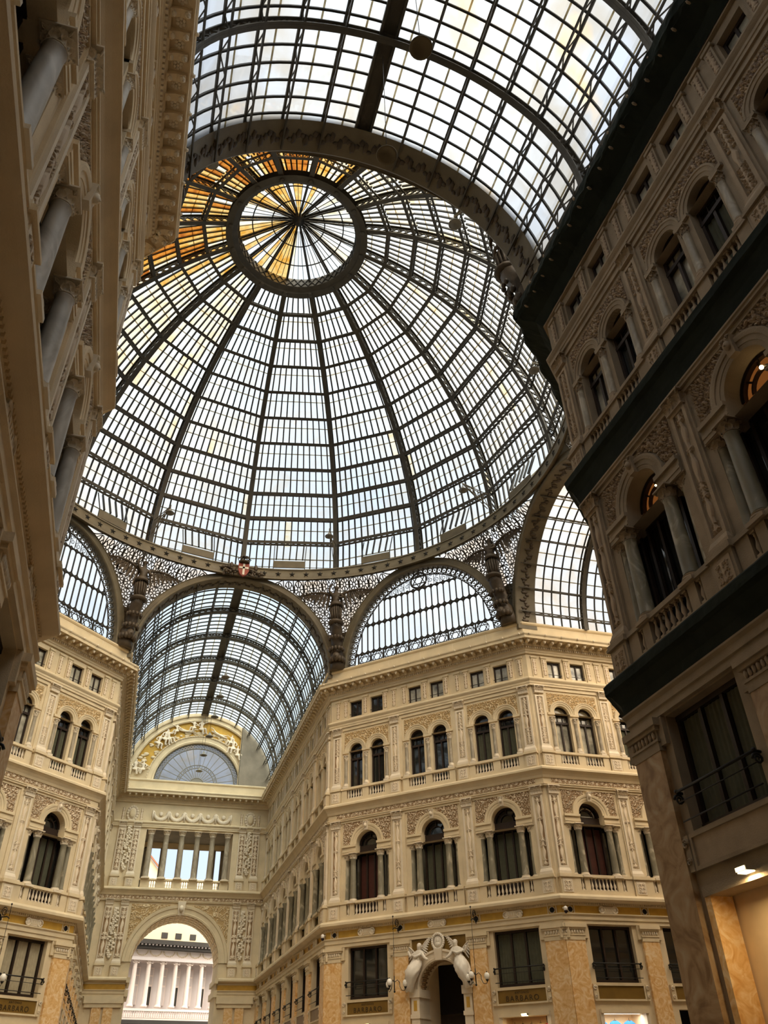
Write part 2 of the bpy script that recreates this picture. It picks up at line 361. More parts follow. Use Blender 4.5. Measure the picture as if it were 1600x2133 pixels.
# balustrades
def balus(hw, blocks, z1, ht, nf):
    b = MB(); b.box(-hw, hw, -nf, -nf+.17, 0, .27, 'stone'); b.box(-hw, hw, -nf-.06, -nf+.22, ht-.16, ht-.09, 'stone'); b.box(-hw, hw, -nf-.03, -nf+.19, ht-.09, ht, 'stone')
    for x0, x1 in blocks: b.box(x0, x1, -nf, -nf+.17, .27, ht-.16, 'stone')
    return b
BH = 1.88
put('b1_rail', balus(BH, ((-BH, -1.42), (-1.18, -.86), (.86, 1.18), (1.42, BH)), 0, 1.08, .18))
put('b2_rail', balus(BH, ((-BH, -1.46), (-.24, .24), (1.46, BH)), 0, 1.02, .17))
B1X = [-1.30]+[(i-3)*.235 for i in range(7)]+[1.30]; B2X = [s*.85+(i-2.5)*.195 for s in (-1, 1) for i in range(6)]
# first-floor arch surround
def arc_ring(cx, cz, prof, mat, n=20, a0=0, a1=PI):
    b = MB(); b.arc_mould(prof, cx, cz, a0, a1, n, mat); return b
AZ1, AR1 = 14.95, .80
b = arc_ring(0, 0, [(AR1-.012, -.02), (AR1-.012, .03), (.86, .05), (.90, .05), (.91, .07), (1.04, .08), (1.05, .11), (1.14, .13), (1.20, .13), (1.22, 0)], 'stone', 24)
for sx in (-1, 1):
    for k, (z0, z1, p_) in enumerate(((-.55, -.42, .10), (-.42, -.30, .12), (-.30, -.14, .09), (-.14, 0, .17))):
        x0, x1 = (.78, 1.80); b.box(min(sx*x0, sx*x1), max(sx*x0, sx*x1), -p_, .5, z0, z1, 'stone')
put('a1_ring', b)
b = MB(); b.loft([[(-.12, -.16, .78), (.12, -.16, .78), (.12, 0, .78), (-.12, 0, .78)], [(-.17, -.24, 1.32), (.17, -.24, 1.32), (.17, 0, 1.32), (-.17, 0, 1.32)]], 'stone_pale', smooth=False)
b.blob((0, -.22, 1.06), (.10, .10, .14), 'stone_pale', 8); b.blob((0, -.31, 1.03), (.025, .03, .035), 'stone_pale', 6); volute(b, (-.1, -.25, 1.26), .07, (0, 1, 0), 'stone_pale'); volute(b, (.1, -.25, 1.26), .07, (0, 1, 0), 'stone_pale'); put('a1_key', b)
def spand(sx, name, w, h, cx, r, seed):
    def keep(u, v):
        x = (u-.5)*w+sx*cx; z = v*h; return math.hypot(x, z) > r
    me = relief_panel(name, w, h, .27, .075, .02, seed, False, False, keep); return me
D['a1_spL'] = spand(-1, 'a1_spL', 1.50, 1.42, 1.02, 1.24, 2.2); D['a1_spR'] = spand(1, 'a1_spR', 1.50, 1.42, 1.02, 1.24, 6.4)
# second-floor twin arch surround
AZ2, AR2, AX2 = 21.20, .54, .85
b = MB()
for sx in (-1, 1): b.arc_mould([(AR2-.012, -.02), (AR2-.012, .02), (.60, .04), (.64, .04), (.65, .07), (.76, .08), (.78, .11), (.84, .11), (.85, 0)], sx*AX2, 0, 0, PI, 20, 'stone')
for cx, hw in ((0, .31), (-1.62, .24), (1.62, .24)): b.box(cx-hw, cx+hw, -.10, .35, -.14, 0, 'stone')
put('a2_ring', b)
def keep2(u, v):
    x = (u-.5)*3.5; z = v*1.36; return min(math.hypot(x-AX2, z), math.hypot(x+AX2, z)) > .87
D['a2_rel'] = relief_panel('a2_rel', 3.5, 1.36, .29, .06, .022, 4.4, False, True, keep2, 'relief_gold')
# attic piers
b = MB(); b.box(-.17, .17, -.10, .2, 0, 1.55, 'stone'); b.box(-.22, .22, -.15, .2, 1.42, 1.55, 'stone'); put('at_pier', b)
D['at_rel'] = relief_panel('at_rel', .22, 1.12, .26, .04, .026, 1.7, True)
# windows
def arch_pts(hw, zs, zb, n=14): return [(-hw, zb), (hw, zb)]+[(hw*math.cos(PI*i/n), zs+hw*math.sin(PI*i/n)) for i in range(n+1)]
def pane(pts, y, mat): b = MB(); b.poly([(x, y, z) for x, z in pts], mat); return b
b = MB(); hw = .80
for x in (-hw, -.28, .28, hw): b.box(x-.05, x+.05, .48, .58, 10.8, 14.45, 'wood')
b.box(-1.6, 1.6, .50, .6, 10.8, 11.5, 'wood'); b.box(-hw, hw, .42, .6, 14.38, 14.62, 'wood'); b.box(-hw, hw, .46, .6, 14.62, 14.92, 'wood')
b.arc_mould([(hw-.006, -.42), (hw-.006, -.45), (hw-.10, -.45), (hw-.10, -.58)], 0, 14.95, 0, PI, 18, 'wood'); b.arc_mould([(.46, -.48), (.40, -.48), (.40, -.58)], 0, 14.95, 0, PI, 14, 'wood')
for a in (PI/4, PI/2, 3*PI/4): b.bar((.44*math.cos(a), .53, 14.95+.44*math.sin(a)), (.74*math.cos(a), .53, 14.95+.74*math.sin(a)), .05, .05, 'wood', (0, 1, 0))
for sx in (-1, 1): b.box(sx*1.2-.04, sx*1.2+.04, .5, .6, 10.8, 14.4, 'wood')
put('w1_frame', b)
W1P = [(-1.58, 10.8), (1.58, 10.8), (1.58, 14.42), (hw, 14.42)]+[(hw*math.cos(PI*i/14), 14.95+hw*math.sin(PI*i/14)) for i in range(15)]+[(-hw, 14.42), (-1.58, 14.42)]
for k, q in (('', 'window_glass'), ('_red', 'wood_red'), ('_cur', 'curtain_green')):
    b = MB(); b.poly([(-1.58, .62, 10.8), (1.58, .62, 10.8), (1.58, .62, 14.42), (-1.58, .62, 14.42)], 'window_glass'); b.poly([(x, .60, z) for x, z in ((hw, 14.42),)] + [(x, .60, z) for x, z in W1P[4:-2]]+[(-hw, .60, 14.42)], 'window_glass')
    if k:
        for x0, x1 in ((-.74, -.34), (-.22, .22), (.34, .74)): b.box(x0, x1, .585, .60, 11.55, 14.3, q)
    put('w1_pane'+k, b)
b = MB(); b.poly([(-1.58, .62, 10.8), (1.58, .62, 10.8), (1.58, .62, 14.42), (-1.58, .62, 14.42)], 'window_glass'); put('w1_pane_lit', b)
b = MB(); b.poly([(hw, .64, 14.6)]+[(x, .64, z) for x, z in W1P[4:-2]]+[(-hw, .64, 14.6)], 'fan_orange'); put('w1_fan_lit', b)
b = MB(); b.tube([(.5*math.cos(PI*i/14), .56, 14.99+.5*math.sin(PI*i/14)) for i in range(15)], .03, 'camera_white', 5); b.tube([(-.5, .56, 14.99), (.5, .56, 14.99)], .03, 'camera_white', 5); put('fan_trim', b)
hw = AR2; b = MB()
b.arc_mould([(hw-.006, -.23), (hw-.006, -.26), (hw-.09, -.26), (hw-.09, -.36)], 0, AZ2, 0, PI, 14, 'wood')
for x in (-hw+.045, 0, hw-.045): b.box(x-.05, x+.05, .26, .36, 17.85, 20.66 if x == 0 else AZ2, 'wood')
b.box(-hw, hw, .24, .36, 20.6, 20.74, 'wood'); b.box(-hw, hw, .27, .36, 21.12, 21.2, 'wood'); b.box(-hw, hw, .27, .36, 17.85, 18.2, 'wood')
for x in (-.18, .18): b.box(x-.015, x+.015, .30, .35, 20.74, 21.14, 'wood')
put('w2_frame', b)
for k, q in (('', None), ('_cur', 'curtain'), ('_pale', 'window_reflection_paint')):
    b = pane(arch_pts(hw, AZ2, 17.85), .38, q if q == 'window_reflection_paint' else 'window_glass')
    if q == 'curtain':
        def fn(u, v): return (-hw+.1+u*(2*hw-.2), .365-.012*math.sin(u*34), 18.2+v*2.38)
        b.grid(fn, 40, 1, 'curtain_green')
    put('w2_pane'+k, b)
b = MB(); hw = .50
for x in (-hw+.04, 0, hw-.04): b.box(x-.045, x+.045, .20, .28, 23.68, 24.86, 'wood')
b.box(-hw, hw, .2, .28, 23.68, 23.76, 'wood'); b.box(-hw, hw, .2, .28, 24.74, 24.86, 'wood'); b.box(-hw, hw, -.02, .01, 23.86, 23.89, 'iron_dark'); put('w3_frame', b)
for k, q in (('', 'window_glass'), ('_pale', 'window_reflection_paint')): put('w3_pane'+k, pane([(-.5, 23.68), (.5, 23.68), (.5, 24.86), (-.5, 24.86)], .27, q))
b = MB(); hw = 1.34
for x in (-hw+.05, -.42, .42, hw-.05): b.box(x-.055, x+.055, .28, .38, 6.35, 9.06, 'wood')
b.box(-hw, hw, .26, .38, 8.93, 9.06, 'wood'); b.box(-hw, hw, .26, .38, 6.35, 6.5, 'wood'); put('w0_frame', b)
for k, q in (('', None), ('_cur', 'curtain_green'), ('_pale', 'curtain')):
    b = pane([(-hw, 6.35), (hw, 6.35), (hw, 9.06), (-hw, 9.06)], .40, 'window_glass')
    if q:
        for x0, x1 in ((-1.22, -.5), (-.36, .36), (.5, 1.22)):
            def fn(u, v, x0=x0, x1=x1): return (x0+u*(x1-x0), .385-.012*math.sin(u*30), 6.5+v*2.42)
            b.grid(fn, 24, 1, q)
    put('w0_pane'+k, b)
b = MB(); b.tube([(-1.42, 0, 7.2), (-1.42, -.16, 7.22), (1.42, -.16, 7.22), (1.42, 0, 7.2)], .034, 'rail_black', 6); b.tube([(-1.40, -.16, 6.98), (1.40, -.16, 6.98)], .014, 'rail_black', 5)
b.tube([(-1.40, -.16, 6.55), (1.40, -.16, 6.55)], .02, 'rail_black', 5)
for sx in (-1, 1):
    volute(b, (sx*1.42, -.12, 7.05), .13, (1, 0, 0), 'rail_black'); b.blob((sx*1.42, -.16, 7.24), .05, 'rail_black', 6)
put('w0_rail', b)
# ground-floor marble pillar
b = MB(); b.box(-.50, .50, -.16, .05, .5, 8.30, 'marble_ochre'); put('g_shaft', b)
b = MB(); b.box(-.56, .56, -.22, .05, 0, .5, 'stone'); put('g_base', b)
b = MB(); b.box(-.52, .52, -.18, 0, 0, .22, 'stone'); b.box(-.55, .55, -.21, 0, .22, .28, 'stone'); b.box(-.52, .52, -.17, 0, .28, .50, 'stone')
for i in range(7): b.blob((-.42+i*.14, -.19, .39), (.055, .05, .10), 'stone_pale', 6)
b.box(-.58, .58, -.24, 0, .50, .60, 'stone'); b.box(-.64, .64, -.30, 0, .60, .78, 'stone')
for sx in (-1, 1): b.box(min(sx*.5, sx*.72), max(sx*.5, sx*.72), -.12, 0, .1, .78, 'stone')
put('g_cap', b)
# sign board, cartouche, roundel
b = MB(); b.box(-1.44, 1.44, -.10, 0, 5.52, 5.60, 'stone'); b.box(-1.44, 1.44, -.10, 0, 6.20, 6.28, 'stone'); b.box(-1.44, -1.36, -.1, 0, 5.6, 6.2, 'stone'); b.box(1.36, 1.44, -.1, 0, 5.6, 6.2, 'stone'); put('sg_frame', b)
b = MB(); b.box(-1.36, 1.36, -.05, 0, 5.6, 6.2, 'gold_dark'); put('sg_panel', b)
b = MB(); b.box(-.09, .09, -.12, 0, 0, .76, 'stone'); volute(b, (0, -.15, .58), .11, (0, 1, 0), 'stone_pale'); volute(b, (0, -.15, .2), .08, (0, 1, 0), 'stone_pale'); put('sg_scroll', b)
b = MB(); b.box(-.40, .40, -.12, 0, -.16, .16, 'stone_pale'); b.box(-.30, .30, -.14, 0, -.12, .12, 'stone')
for sx in (-1, 1): b.lathe([(.17, -.0), (.17, .12)], 'stone_pale', 12)
b2 = MB()
for sx in (-1, 1):
    pts = [(sx*.40+.17*math.cos(PI*2*i/16), -.11, .17*math.sin(PI*2*i/16)) for i in range(16)]; b2.tube(pts, .045, 'stone_pale', 5, True); b2.blob((sx*.40, -.06, 0), (.14, .08, .14), 'stone_pale', 8)
b2.box(-.40, .40, -.12, 0, -.17, .17, 'stone_pale'); b2.box(-.32, .32, -.135, -.12, -.11, .11, 'stone')
for i in range(4): b2.box(-.22+i*.13, -.17+i*.13, -.145, -.135, -.07, .07, 'stone_pale')
put('cart', b2)
b = MB(); b.poly([(.16*math.cos(PI*2*i/18), -.09, .16*math.sin(PI*2*i/18)) for i in range(18)][::-1], 'dark_void'); b.tube([(.16*math.cos(PI*2*i/18), -.09, .16*math.sin(PI*2*i/18)) for i in range(18)], .025, 'stone', 5, True)
for x in (-.24, .24): b.box(x-.025, x+.025, -.10, 0, -.2, .2, 'stone')
put('roundel', b)
# modillion with hanging drops, rosette, frieze strip
b = MB(); b.box(-.13, .13, -.90, -.34, .10, .2, 'stone')
sec = [(-.34, -.16), (-.34, .1), (-.88, .1), (-.88, .02), (-.80, -.04), (-.62, -.03), (-.48, -.10), (-.42, -.16)]
b.loft([[(x, y, z) for y, z in sec] for x in (-.11, .11)], 'stone', smooth=False)
b.blob((0, -.80, -.06), (.10, .09, .07), 'stone_pale', 6); b.blob((0, -.45, -.17), (.09, .07, .05), 'stone_pale', 6); b.blob((0, -.83, -.14), (.04, .04, .05), 'stone_pale', 5)
put('modil', b)
b = MB()
for i in range(6):
    a = i*PI/3; b.blob((.10*math.cos(a), .10*math.sin(a), -.012), (.06, .06, .03), 'stone_pale', 6)
b.blob((0, 0, -.03), (.05, .05, .04), 'stone_pale', 6); put('rosette', b)
b = MB(); b.blob((0, -.03, 0), (.06, .07, .07), 'stone_pale', 6); b.blob((0, -.06, .04), (.04, .04, .05), 'stone_pale', 5); put('lion', b)
D['frz'] = relief_panel('frz', 4.5, .30, .30, .05, .022, 9.9, False, True)

# ---------------------------------------------------------------- walls
S2 = math.sqrt(2)
def frame(x, y, deg): return T(x, y, 0) @ RZ(math.radians(deg))
def arm_bays(n, pitch, first=.5): return [(first+pitch*i, first+pitch*(i+1)) for i in range(n)]
NEB = [(.6, 5.2), (5.2, 10.1), (10.1, 14.65)]
KO = .41421
WALLS = {  # key: frame, length, bays, mitre at left and right end (outward offset factor), name, style
 'NE': (frame(W, A, -45), 15.145, NEB, -KO, KO, 'wall_northeast', ''),
 'NW': (frame(-A, W, 45), 15.145, [(15.145-q, 15.145-p) for p, q in NEB][::-1], -KO, KO, 'wall_northwest', ''),
 'NR': (frame(W, A+LA, -90), LA, [(LA-q, LA-p) for p, q in arm_bays(6, 4.5)][::-1], 1, KO, 'wall_north_arm_east', ''),
 'NL': (frame(-W, A, 90), LA, arm_bays(6, 4.5), -KO, -1, 'wall_north_arm_west', ''),
 'EN': (frame(A, W, 0), LA, arm_bays(3, 4.63), -KO, -1, 'wall_east_arm_north', ''),
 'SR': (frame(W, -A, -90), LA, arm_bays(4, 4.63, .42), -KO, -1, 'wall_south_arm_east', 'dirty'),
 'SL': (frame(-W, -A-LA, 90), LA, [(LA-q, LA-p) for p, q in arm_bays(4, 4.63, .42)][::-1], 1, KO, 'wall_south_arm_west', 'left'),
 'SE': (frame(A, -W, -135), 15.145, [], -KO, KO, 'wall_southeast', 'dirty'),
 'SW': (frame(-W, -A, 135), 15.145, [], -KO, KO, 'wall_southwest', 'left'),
 'ES': (frame(A+LA, -W, 180), LA, [], 1, KO, 'wall_east_arm_south', ''),
 'WN': (frame(-A-LA, W, 0), LA, [], 1, KO, 'wall_west_arm_north', ''),
 'WS': (frame(-A, -W, 180), LA, [], -KO, -1, 'wall_west_arm_south', ''),
}
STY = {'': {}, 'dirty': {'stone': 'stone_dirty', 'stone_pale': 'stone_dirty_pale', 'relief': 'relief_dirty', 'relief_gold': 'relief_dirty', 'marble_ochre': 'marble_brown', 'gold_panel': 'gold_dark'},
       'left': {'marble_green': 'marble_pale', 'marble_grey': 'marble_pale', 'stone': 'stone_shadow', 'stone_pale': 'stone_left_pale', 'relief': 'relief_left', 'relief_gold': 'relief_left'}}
_cache = {}
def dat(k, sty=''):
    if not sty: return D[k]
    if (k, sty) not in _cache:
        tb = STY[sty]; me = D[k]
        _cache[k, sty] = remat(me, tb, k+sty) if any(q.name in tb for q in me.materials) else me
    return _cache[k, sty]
PHR = {'NR': "far arm's right wall", 'NL': "far arm's left wall", 'EN': 'right-hand arm', 'SR': 'dark near right wall', 'SL': 'near left wall'}
ORD = ['first', 'second', 'third', 'fourth', 'fifth', 'sixth', 'seventh']
def where(w, i, n):
    if w in ('NE', 'NW'): return f"{['left', 'middle', 'right'][i]} bay, facade {'right' if w == 'NE' else 'left'} of the far vault"
    if w in ('NR', 'SL'): i = n-1-i
    return f'{ORD[i]} bay from the dome, {PHR[w]}'
def arch_panel(b, x0, x1, z0, z1, c, hw, zs, zb, dep, mat, n=18, sides=True):
    if sides:
        b.poly([(x0, 0, z0), (c-hw, 0, z0), (c-hw, 0, z1), (x0, 0, z1)], mat); b.poly([(c+hw, 0, z0), (x1, 0, z0), (x1, 0, z1), (c+hw, 0, z1)], mat)
        b.poly([(c-hw, 0, zb), (c-hw, dep, zb), (c-hw, dep, zs), (c-hw, 0, zs)], mat); b.poly([(c+hw, 0, zs), (c+hw, dep, zs), (c+hw, dep, zb), (c+hw, 0, zb)], mat)
    elif x0 < c-hw:
        b.poly([(x0, 0, zs), (c-hw, 0, zs), (c-hw, 0, z1), (x0, 0, z1)], mat); b.poly([(c+hw, 0, zs), (x1, 0, zs), (x1, 0, z1), (c+hw, 0, z1)], mat)
    if zb > z0: b.poly([(c-hw, 0, z0), (c+hw, 0, z0), (c+hw, 0, zb), (c-hw, 0, zb)], mat)
    for i in range(n):
        a, e = PI*i/n, PI*(i+1)/n; xa, za, xe, ze = c+hw*math.cos(a), zs+hw*math.sin(a), c+hw*math.cos(e), zs+hw*math.sin(e)
        b.poly([(xe, 0, ze), (xa, 0, za), (xa, 0, z1), (xe, 0, z1)], mat); b.poly([(xa, 0, za), (xe, 0, ze), (xe, dep, ze), (xa, dep, za)], mat, True)
P_SLAB1 = [(0, 9.10), (.12, 9.10), (.12, 9.28), (.17, 9.30), (.17, 9.48), (.24, 9.55), (.24, 9.6), (.05, 9.6), (.05, 10.0), (.10, 10.02), (.12, 10.05), (.12, 10.14), (.22, 10.17), (.40, 10.22), (.46, 10.25), (.5, 10.27), (.5, 10.40), (.46, 10.46), (.42, 10.52), (0, 10.52)]
P_SLAB2 = [(0, 16.5), (.15, 16.5), (.15, 16.58), (.19, 16.6), (.19, 16.66), (.06, 16.68), (.06, 16.99), (.12, 17.0), (.14, 17.04), (.18, 17.14), (.28, 17.28), (.38, 17.38), (.42, 17.4), (.45, 17.42), (.45, 17.53), (.40, 17.58), (.38, 17.63), (0, 17.63)]
P_STR = [(0, 22.95), (.14, 22.95), (.14, 23.08), (.17, 23.1), (.17, 23.22), (.22, 23.28), (.27, 23.36), (.27, 23.44), (.22, 23.5), (0, 23.52)]
P_COR = [(0, 25.22), (.12, 25.22), (.12, 25.36), (.16, 25.38), (.16, 25.5), (.2, 25.54), (.22, 25.56), (.22, 25.68), (.30, 25.7), (.36, 25.78), (.36, 25.98), (.94, 25.98), (.94, 25.92), (.98, 25.92), (.98, 26.10), (1.02, 26.14), (1.05, 26.20), (1.05, 26.27), (.90, 26.34), (.36, 26.4)]
P_PAR = [(.36, 26.40), (.42, 26.40), (.42, 26.52), (.36, 26.54), (.36, 27.18), (.40, 27.2), (.46, 27.28), (.46, 27.38), (.40, 27.42), (-1.6, 27.42)]
def dent(b, L, k0, k1, p, z0, z1, step, mat, wd_=.09, dp=.06):
    a, e = k0*p, L+k1*p; n = int((e-a)/step)
    for i in range(n):
        x = a+(i+.5)*(e-a)/n; b.box(x-wd_/2, x+wd_/2, -p-dp, -p, z0, z1, mat)
CORN = {}
def build_wall(w):
    F, L, bays, k0, k1, name, sty = WALLS[w]; st = STY[sty].get('stone', 'stone'); b = MB()
    def q(x0, x1, z0, z1, y=0.): b.poly([(x0, y, z0), (x1, y, z0), (x1, y, z1), (x0, y, z1)], st)
    def hole(x0, x1, z0, z1, dep):
        for P in ([(x0, 0, z0), (x0, dep, z0), (x0, dep, z1), (x0, 0, z1)], [(x1, 0, z1), (x1, dep, z1), (x1, dep, z0), (x1, 0, z0)], [(x0, 0, z1), (x0, dep, z1), (x1, dep, z1), (x1, 0, z1)], [(x0, dep, z0), (x0, 0, z0), (x1, 0, z0), (x1, dep, z0)]): b.poly(P, st)
    lo, hi = (bays[0][0], bays[-1][1]) if bays else (L/2, L/2)
    q(0, lo, 0, 25.3); q(hi, L, 0, 25.3); plain = st
    for i, (b0, b1) in enumerate(bays):
        c = (b0+b1)/2; g = 1.34
        if w == 'NE' and i == 1: arch_panel(b, b0, b1, 0, 9.12, c, 1.37, 6.6, 0, 1.2, st)
        else:
            q(b0, c-g, 0, 9.12); q(c+g, b1, 0, 9.12); q(c-g, c+g, 5.15, 6.35); q(c-g, c+g, 9.06, 9.12); hole(c-g, c+g, 6.35, 9.06, .45); hole(c-g, c+g, 0, 5.15, .5)
        q(b0, c-1.58, 10.4, 16.55); q(c+1.58, b1, 10.4, 16.55); q(c-1.58, c+1.58, 10.4, 10.8)
        hole(c-1.58, c+1.58, 10.8, 14.42, .66); q(c-1.58, c-.8, 14.42, 14.95); q(c+.8, c+1.58, 14.42, 14.95); arch_panel(b, c-1.58, c+1.58, 14.95, 16.55, c, .8, 14.95, 14.95, .66, st, 18, False)
        for x0, x1 in ((b0, c-1.92), (c+1.92, b1)):
            if x1 > x0: b.box(x0, x1, -.07, 0, 11.6, 16.5, st); b.box(x0, x1, -.07, 0, 18.7, 22.95, st)
        b.box(c-1.92, c+1.92, -.07, 0, 16.36, 16.5, st); b.box(c-1.92, c+1.92, -.07, 0, 22.72, 22.95, st)
        q(b0, c-AX2-AR2, 17.4, 23.0); q(c+AX2+AR2, b1, 17.4, 23.0); q(c-AX2+AR2, c+AX2-AR2, 17.4, 23.0); q(c-AX2-AR2, c+AX2+AR2, 17.4, 17.85)
        for s in (-1, 1):
            cc = c+s*AX2; arch_panel(b, cc-AR2, cc+AR2, 21.2, 23.0, cc, AR2, AZ2, 21.2, .42, st, 14, False); hole(cc-AR2, cc+AR2, 17.85, 21.2, .42)
            q(cc-.5, cc+.5, 23.4, 23.68); q(cc-.5, cc+.5, 24.86, 25.3); hole(cc-.5, cc+.5, 23.68, 24.86, .32)
        q(b0, c-AX2-.5, 23.4, 25.3); q(c-AX2+.5, c+AX2-.5, 23.4, 25.3); q(c+AX2+.5, b1, 23.4, 25.3)
    b.poly([(-.4, 2.6, 0), (L+.4, 2.6, 0), (L+.4, 2.6, 27.42), (-.4, 2.6, 27.42)], 'dark_void')  # unseen dark plane added behind the wall to stop sky light leaking
    struct(name, b.data(name), F)
    # belts
    gd = {7: STY[sty].get('gold_panel', 'gold_panel')}
    for key, prof, mats, dz in (('slab1', P_SLAB1, gd, (.12, 10.05, 10.14, .14, .07, .05)), ('slab2', P_SLAB2, None, None), ('string', P_STR, None, None)):
        b = MB(); b.mould(prof, 0, L, k0, k1, st, mats)
        if dz and bays: dent(b, L, k0, k1, dz[0], dz[1], dz[2], dz[3], st, dz[4], dz[5])
        o = struct(num('trim'), b.data('belt_'+key), F)
        if key == 'slab2':
            for b0, b1 in bays: link('frieze_relief', dat('frz', sty), o, T((b0+b1)/2, -.065, 16.685) @ Matrix.Diagonal(((b1-b0)/4.5, 1, 1, 1)))
    ph = {'NE': 'facade right of the far vault', 'NW': 'facade left of the far vault', **PHR}.get(w)
    t_ = CORN[w] = thing('cornice', f'top cornice with parapet crowning the {ph}' if ph else f'top cornice with parapet, {name[5:].replace("_", " ")} side', 'cornice', F)
    b = MB(); b.mould(P_COR, 0, L, k0, k1, st); link('cornice_moulding', b.data('cornice_moulding'), t_)
    b = MB(); b.mould(P_PAR, 0, L, k0, k1, st)
    for i in range(1, 6): b.box(L*i/6-.012, L*i/6+.012, -.372, -.3, 26.55, 27.16, STY[sty].get('stone_pale', 'stone_pale'))
    link('parapet', b.data('parapet'), t_)
    b = MB(); dent(b, L, k0, k1, .22, 25.56, 25.68, .16, STY[sty].get('stone_pale', 'stone_pale'), .09, .07); link('dentil_course', b.data('dentil_course'), t_)
    xa, xe = k0*.9, L+k1*.9; n = int((xe-xa)/.585)
    if bays or w in ('SW',):
        vis = range(n) if w in ('NE', 'NW', 'NR', 'NL') else range(min(n, 30)) if w in ('EN', 'SR', 'SE', 'SW') else range(max(0, n-30), n)
        for i in vis:
            x = xa+(i+.5)*(xe-xa)/n
            if w != 'SR': link('modillion', dat('modil', sty), t_, T(x, 0, 25.86))
            if i % 2 == 0: link('lion_mask', dat('lion', sty), t_, T(x, -1.03, 26.18))
            if w in ('SL', 'SW'): link('rosette', dat('rosette', sty), t_, T(x+.29, -.62, 25.97))
for w in WALLS: build_wall(w)

LIT = {('SR', 0), ('SR', 1), ('SR', 2)}
F1P = {('NE', 0): '_red', ('NE', 1): '_cur', ('NE', 2): '_cur', ('EN', 0): '_red', ('EN', 1): '_red', ('NW', 2): '_cur'}
F2P = {('NE', 0): ('', ''), ('NE', 1): ('', ''), ('NE', 2): ('_cur', '_cur'), ('EN', 0): ('_pale', '_pale'), ('EN', 1): ('_cur', '_cur'), ('NW', 0): ('', ''), ('NW', 1): ('_pale', '_pale'), ('NW', 2): ('_cur', '_cur'), ('SR', 1): ('_pale', '_cur'), ('SR', 0): ('_pale', '')}
def col_thing(w, i, n, F, x, y, z, label, group, far, sh, cp, bs, h1, hb, sty):
    if far: tag(link('marble_column', D['c1_far'], None, F @ T(x, y, z)), label, 'column', group); return
    t_ = thing('marble_column', label, 'column', F @ T(x, y, z), group)
    link('base', dat(bs, sty), t_); link('shaft', dat(sh, sty), t_, T(0, 0, hb)); link('capital', dat(cp, sty), t_, T(0, 0, hb+h1))
def pil_thing(w, F, x, lv, label, sty, first=False):
    t_ = thing('pilaster', label, 'pilaster', F @ T(x, 0, 0), 'carved pilasters of the '+('first' if lv == 1 else 'second')+' floor')
    z0, zs, zc = (10.52, 11.95, 16.05) if lv == 1 else (17.63, 19.0, 22.45); k = f'p{lv}'
    pd = link('pedestal', dat(k+'_ped', sty), t_, T(0, 0, z0)); link('pedestal_relief', dat('ped_rel', sty), pd, T(0, -.27 if lv == 1 else -.25, .17))
    link('base', dat('p_base', sty), t_, T(0, 0, z0+(1.08 if lv == 1 else 1.02))); link('shaft', dat(k+'_shaft', sty), t_, T(0, 0, zs)); link('shaft_relief', dat(k+'_rel', sty), t_, T(0, -.055, zs+.11)); link('capital', dat(k+'_cap', sty), t_, T(0, 0, zc))
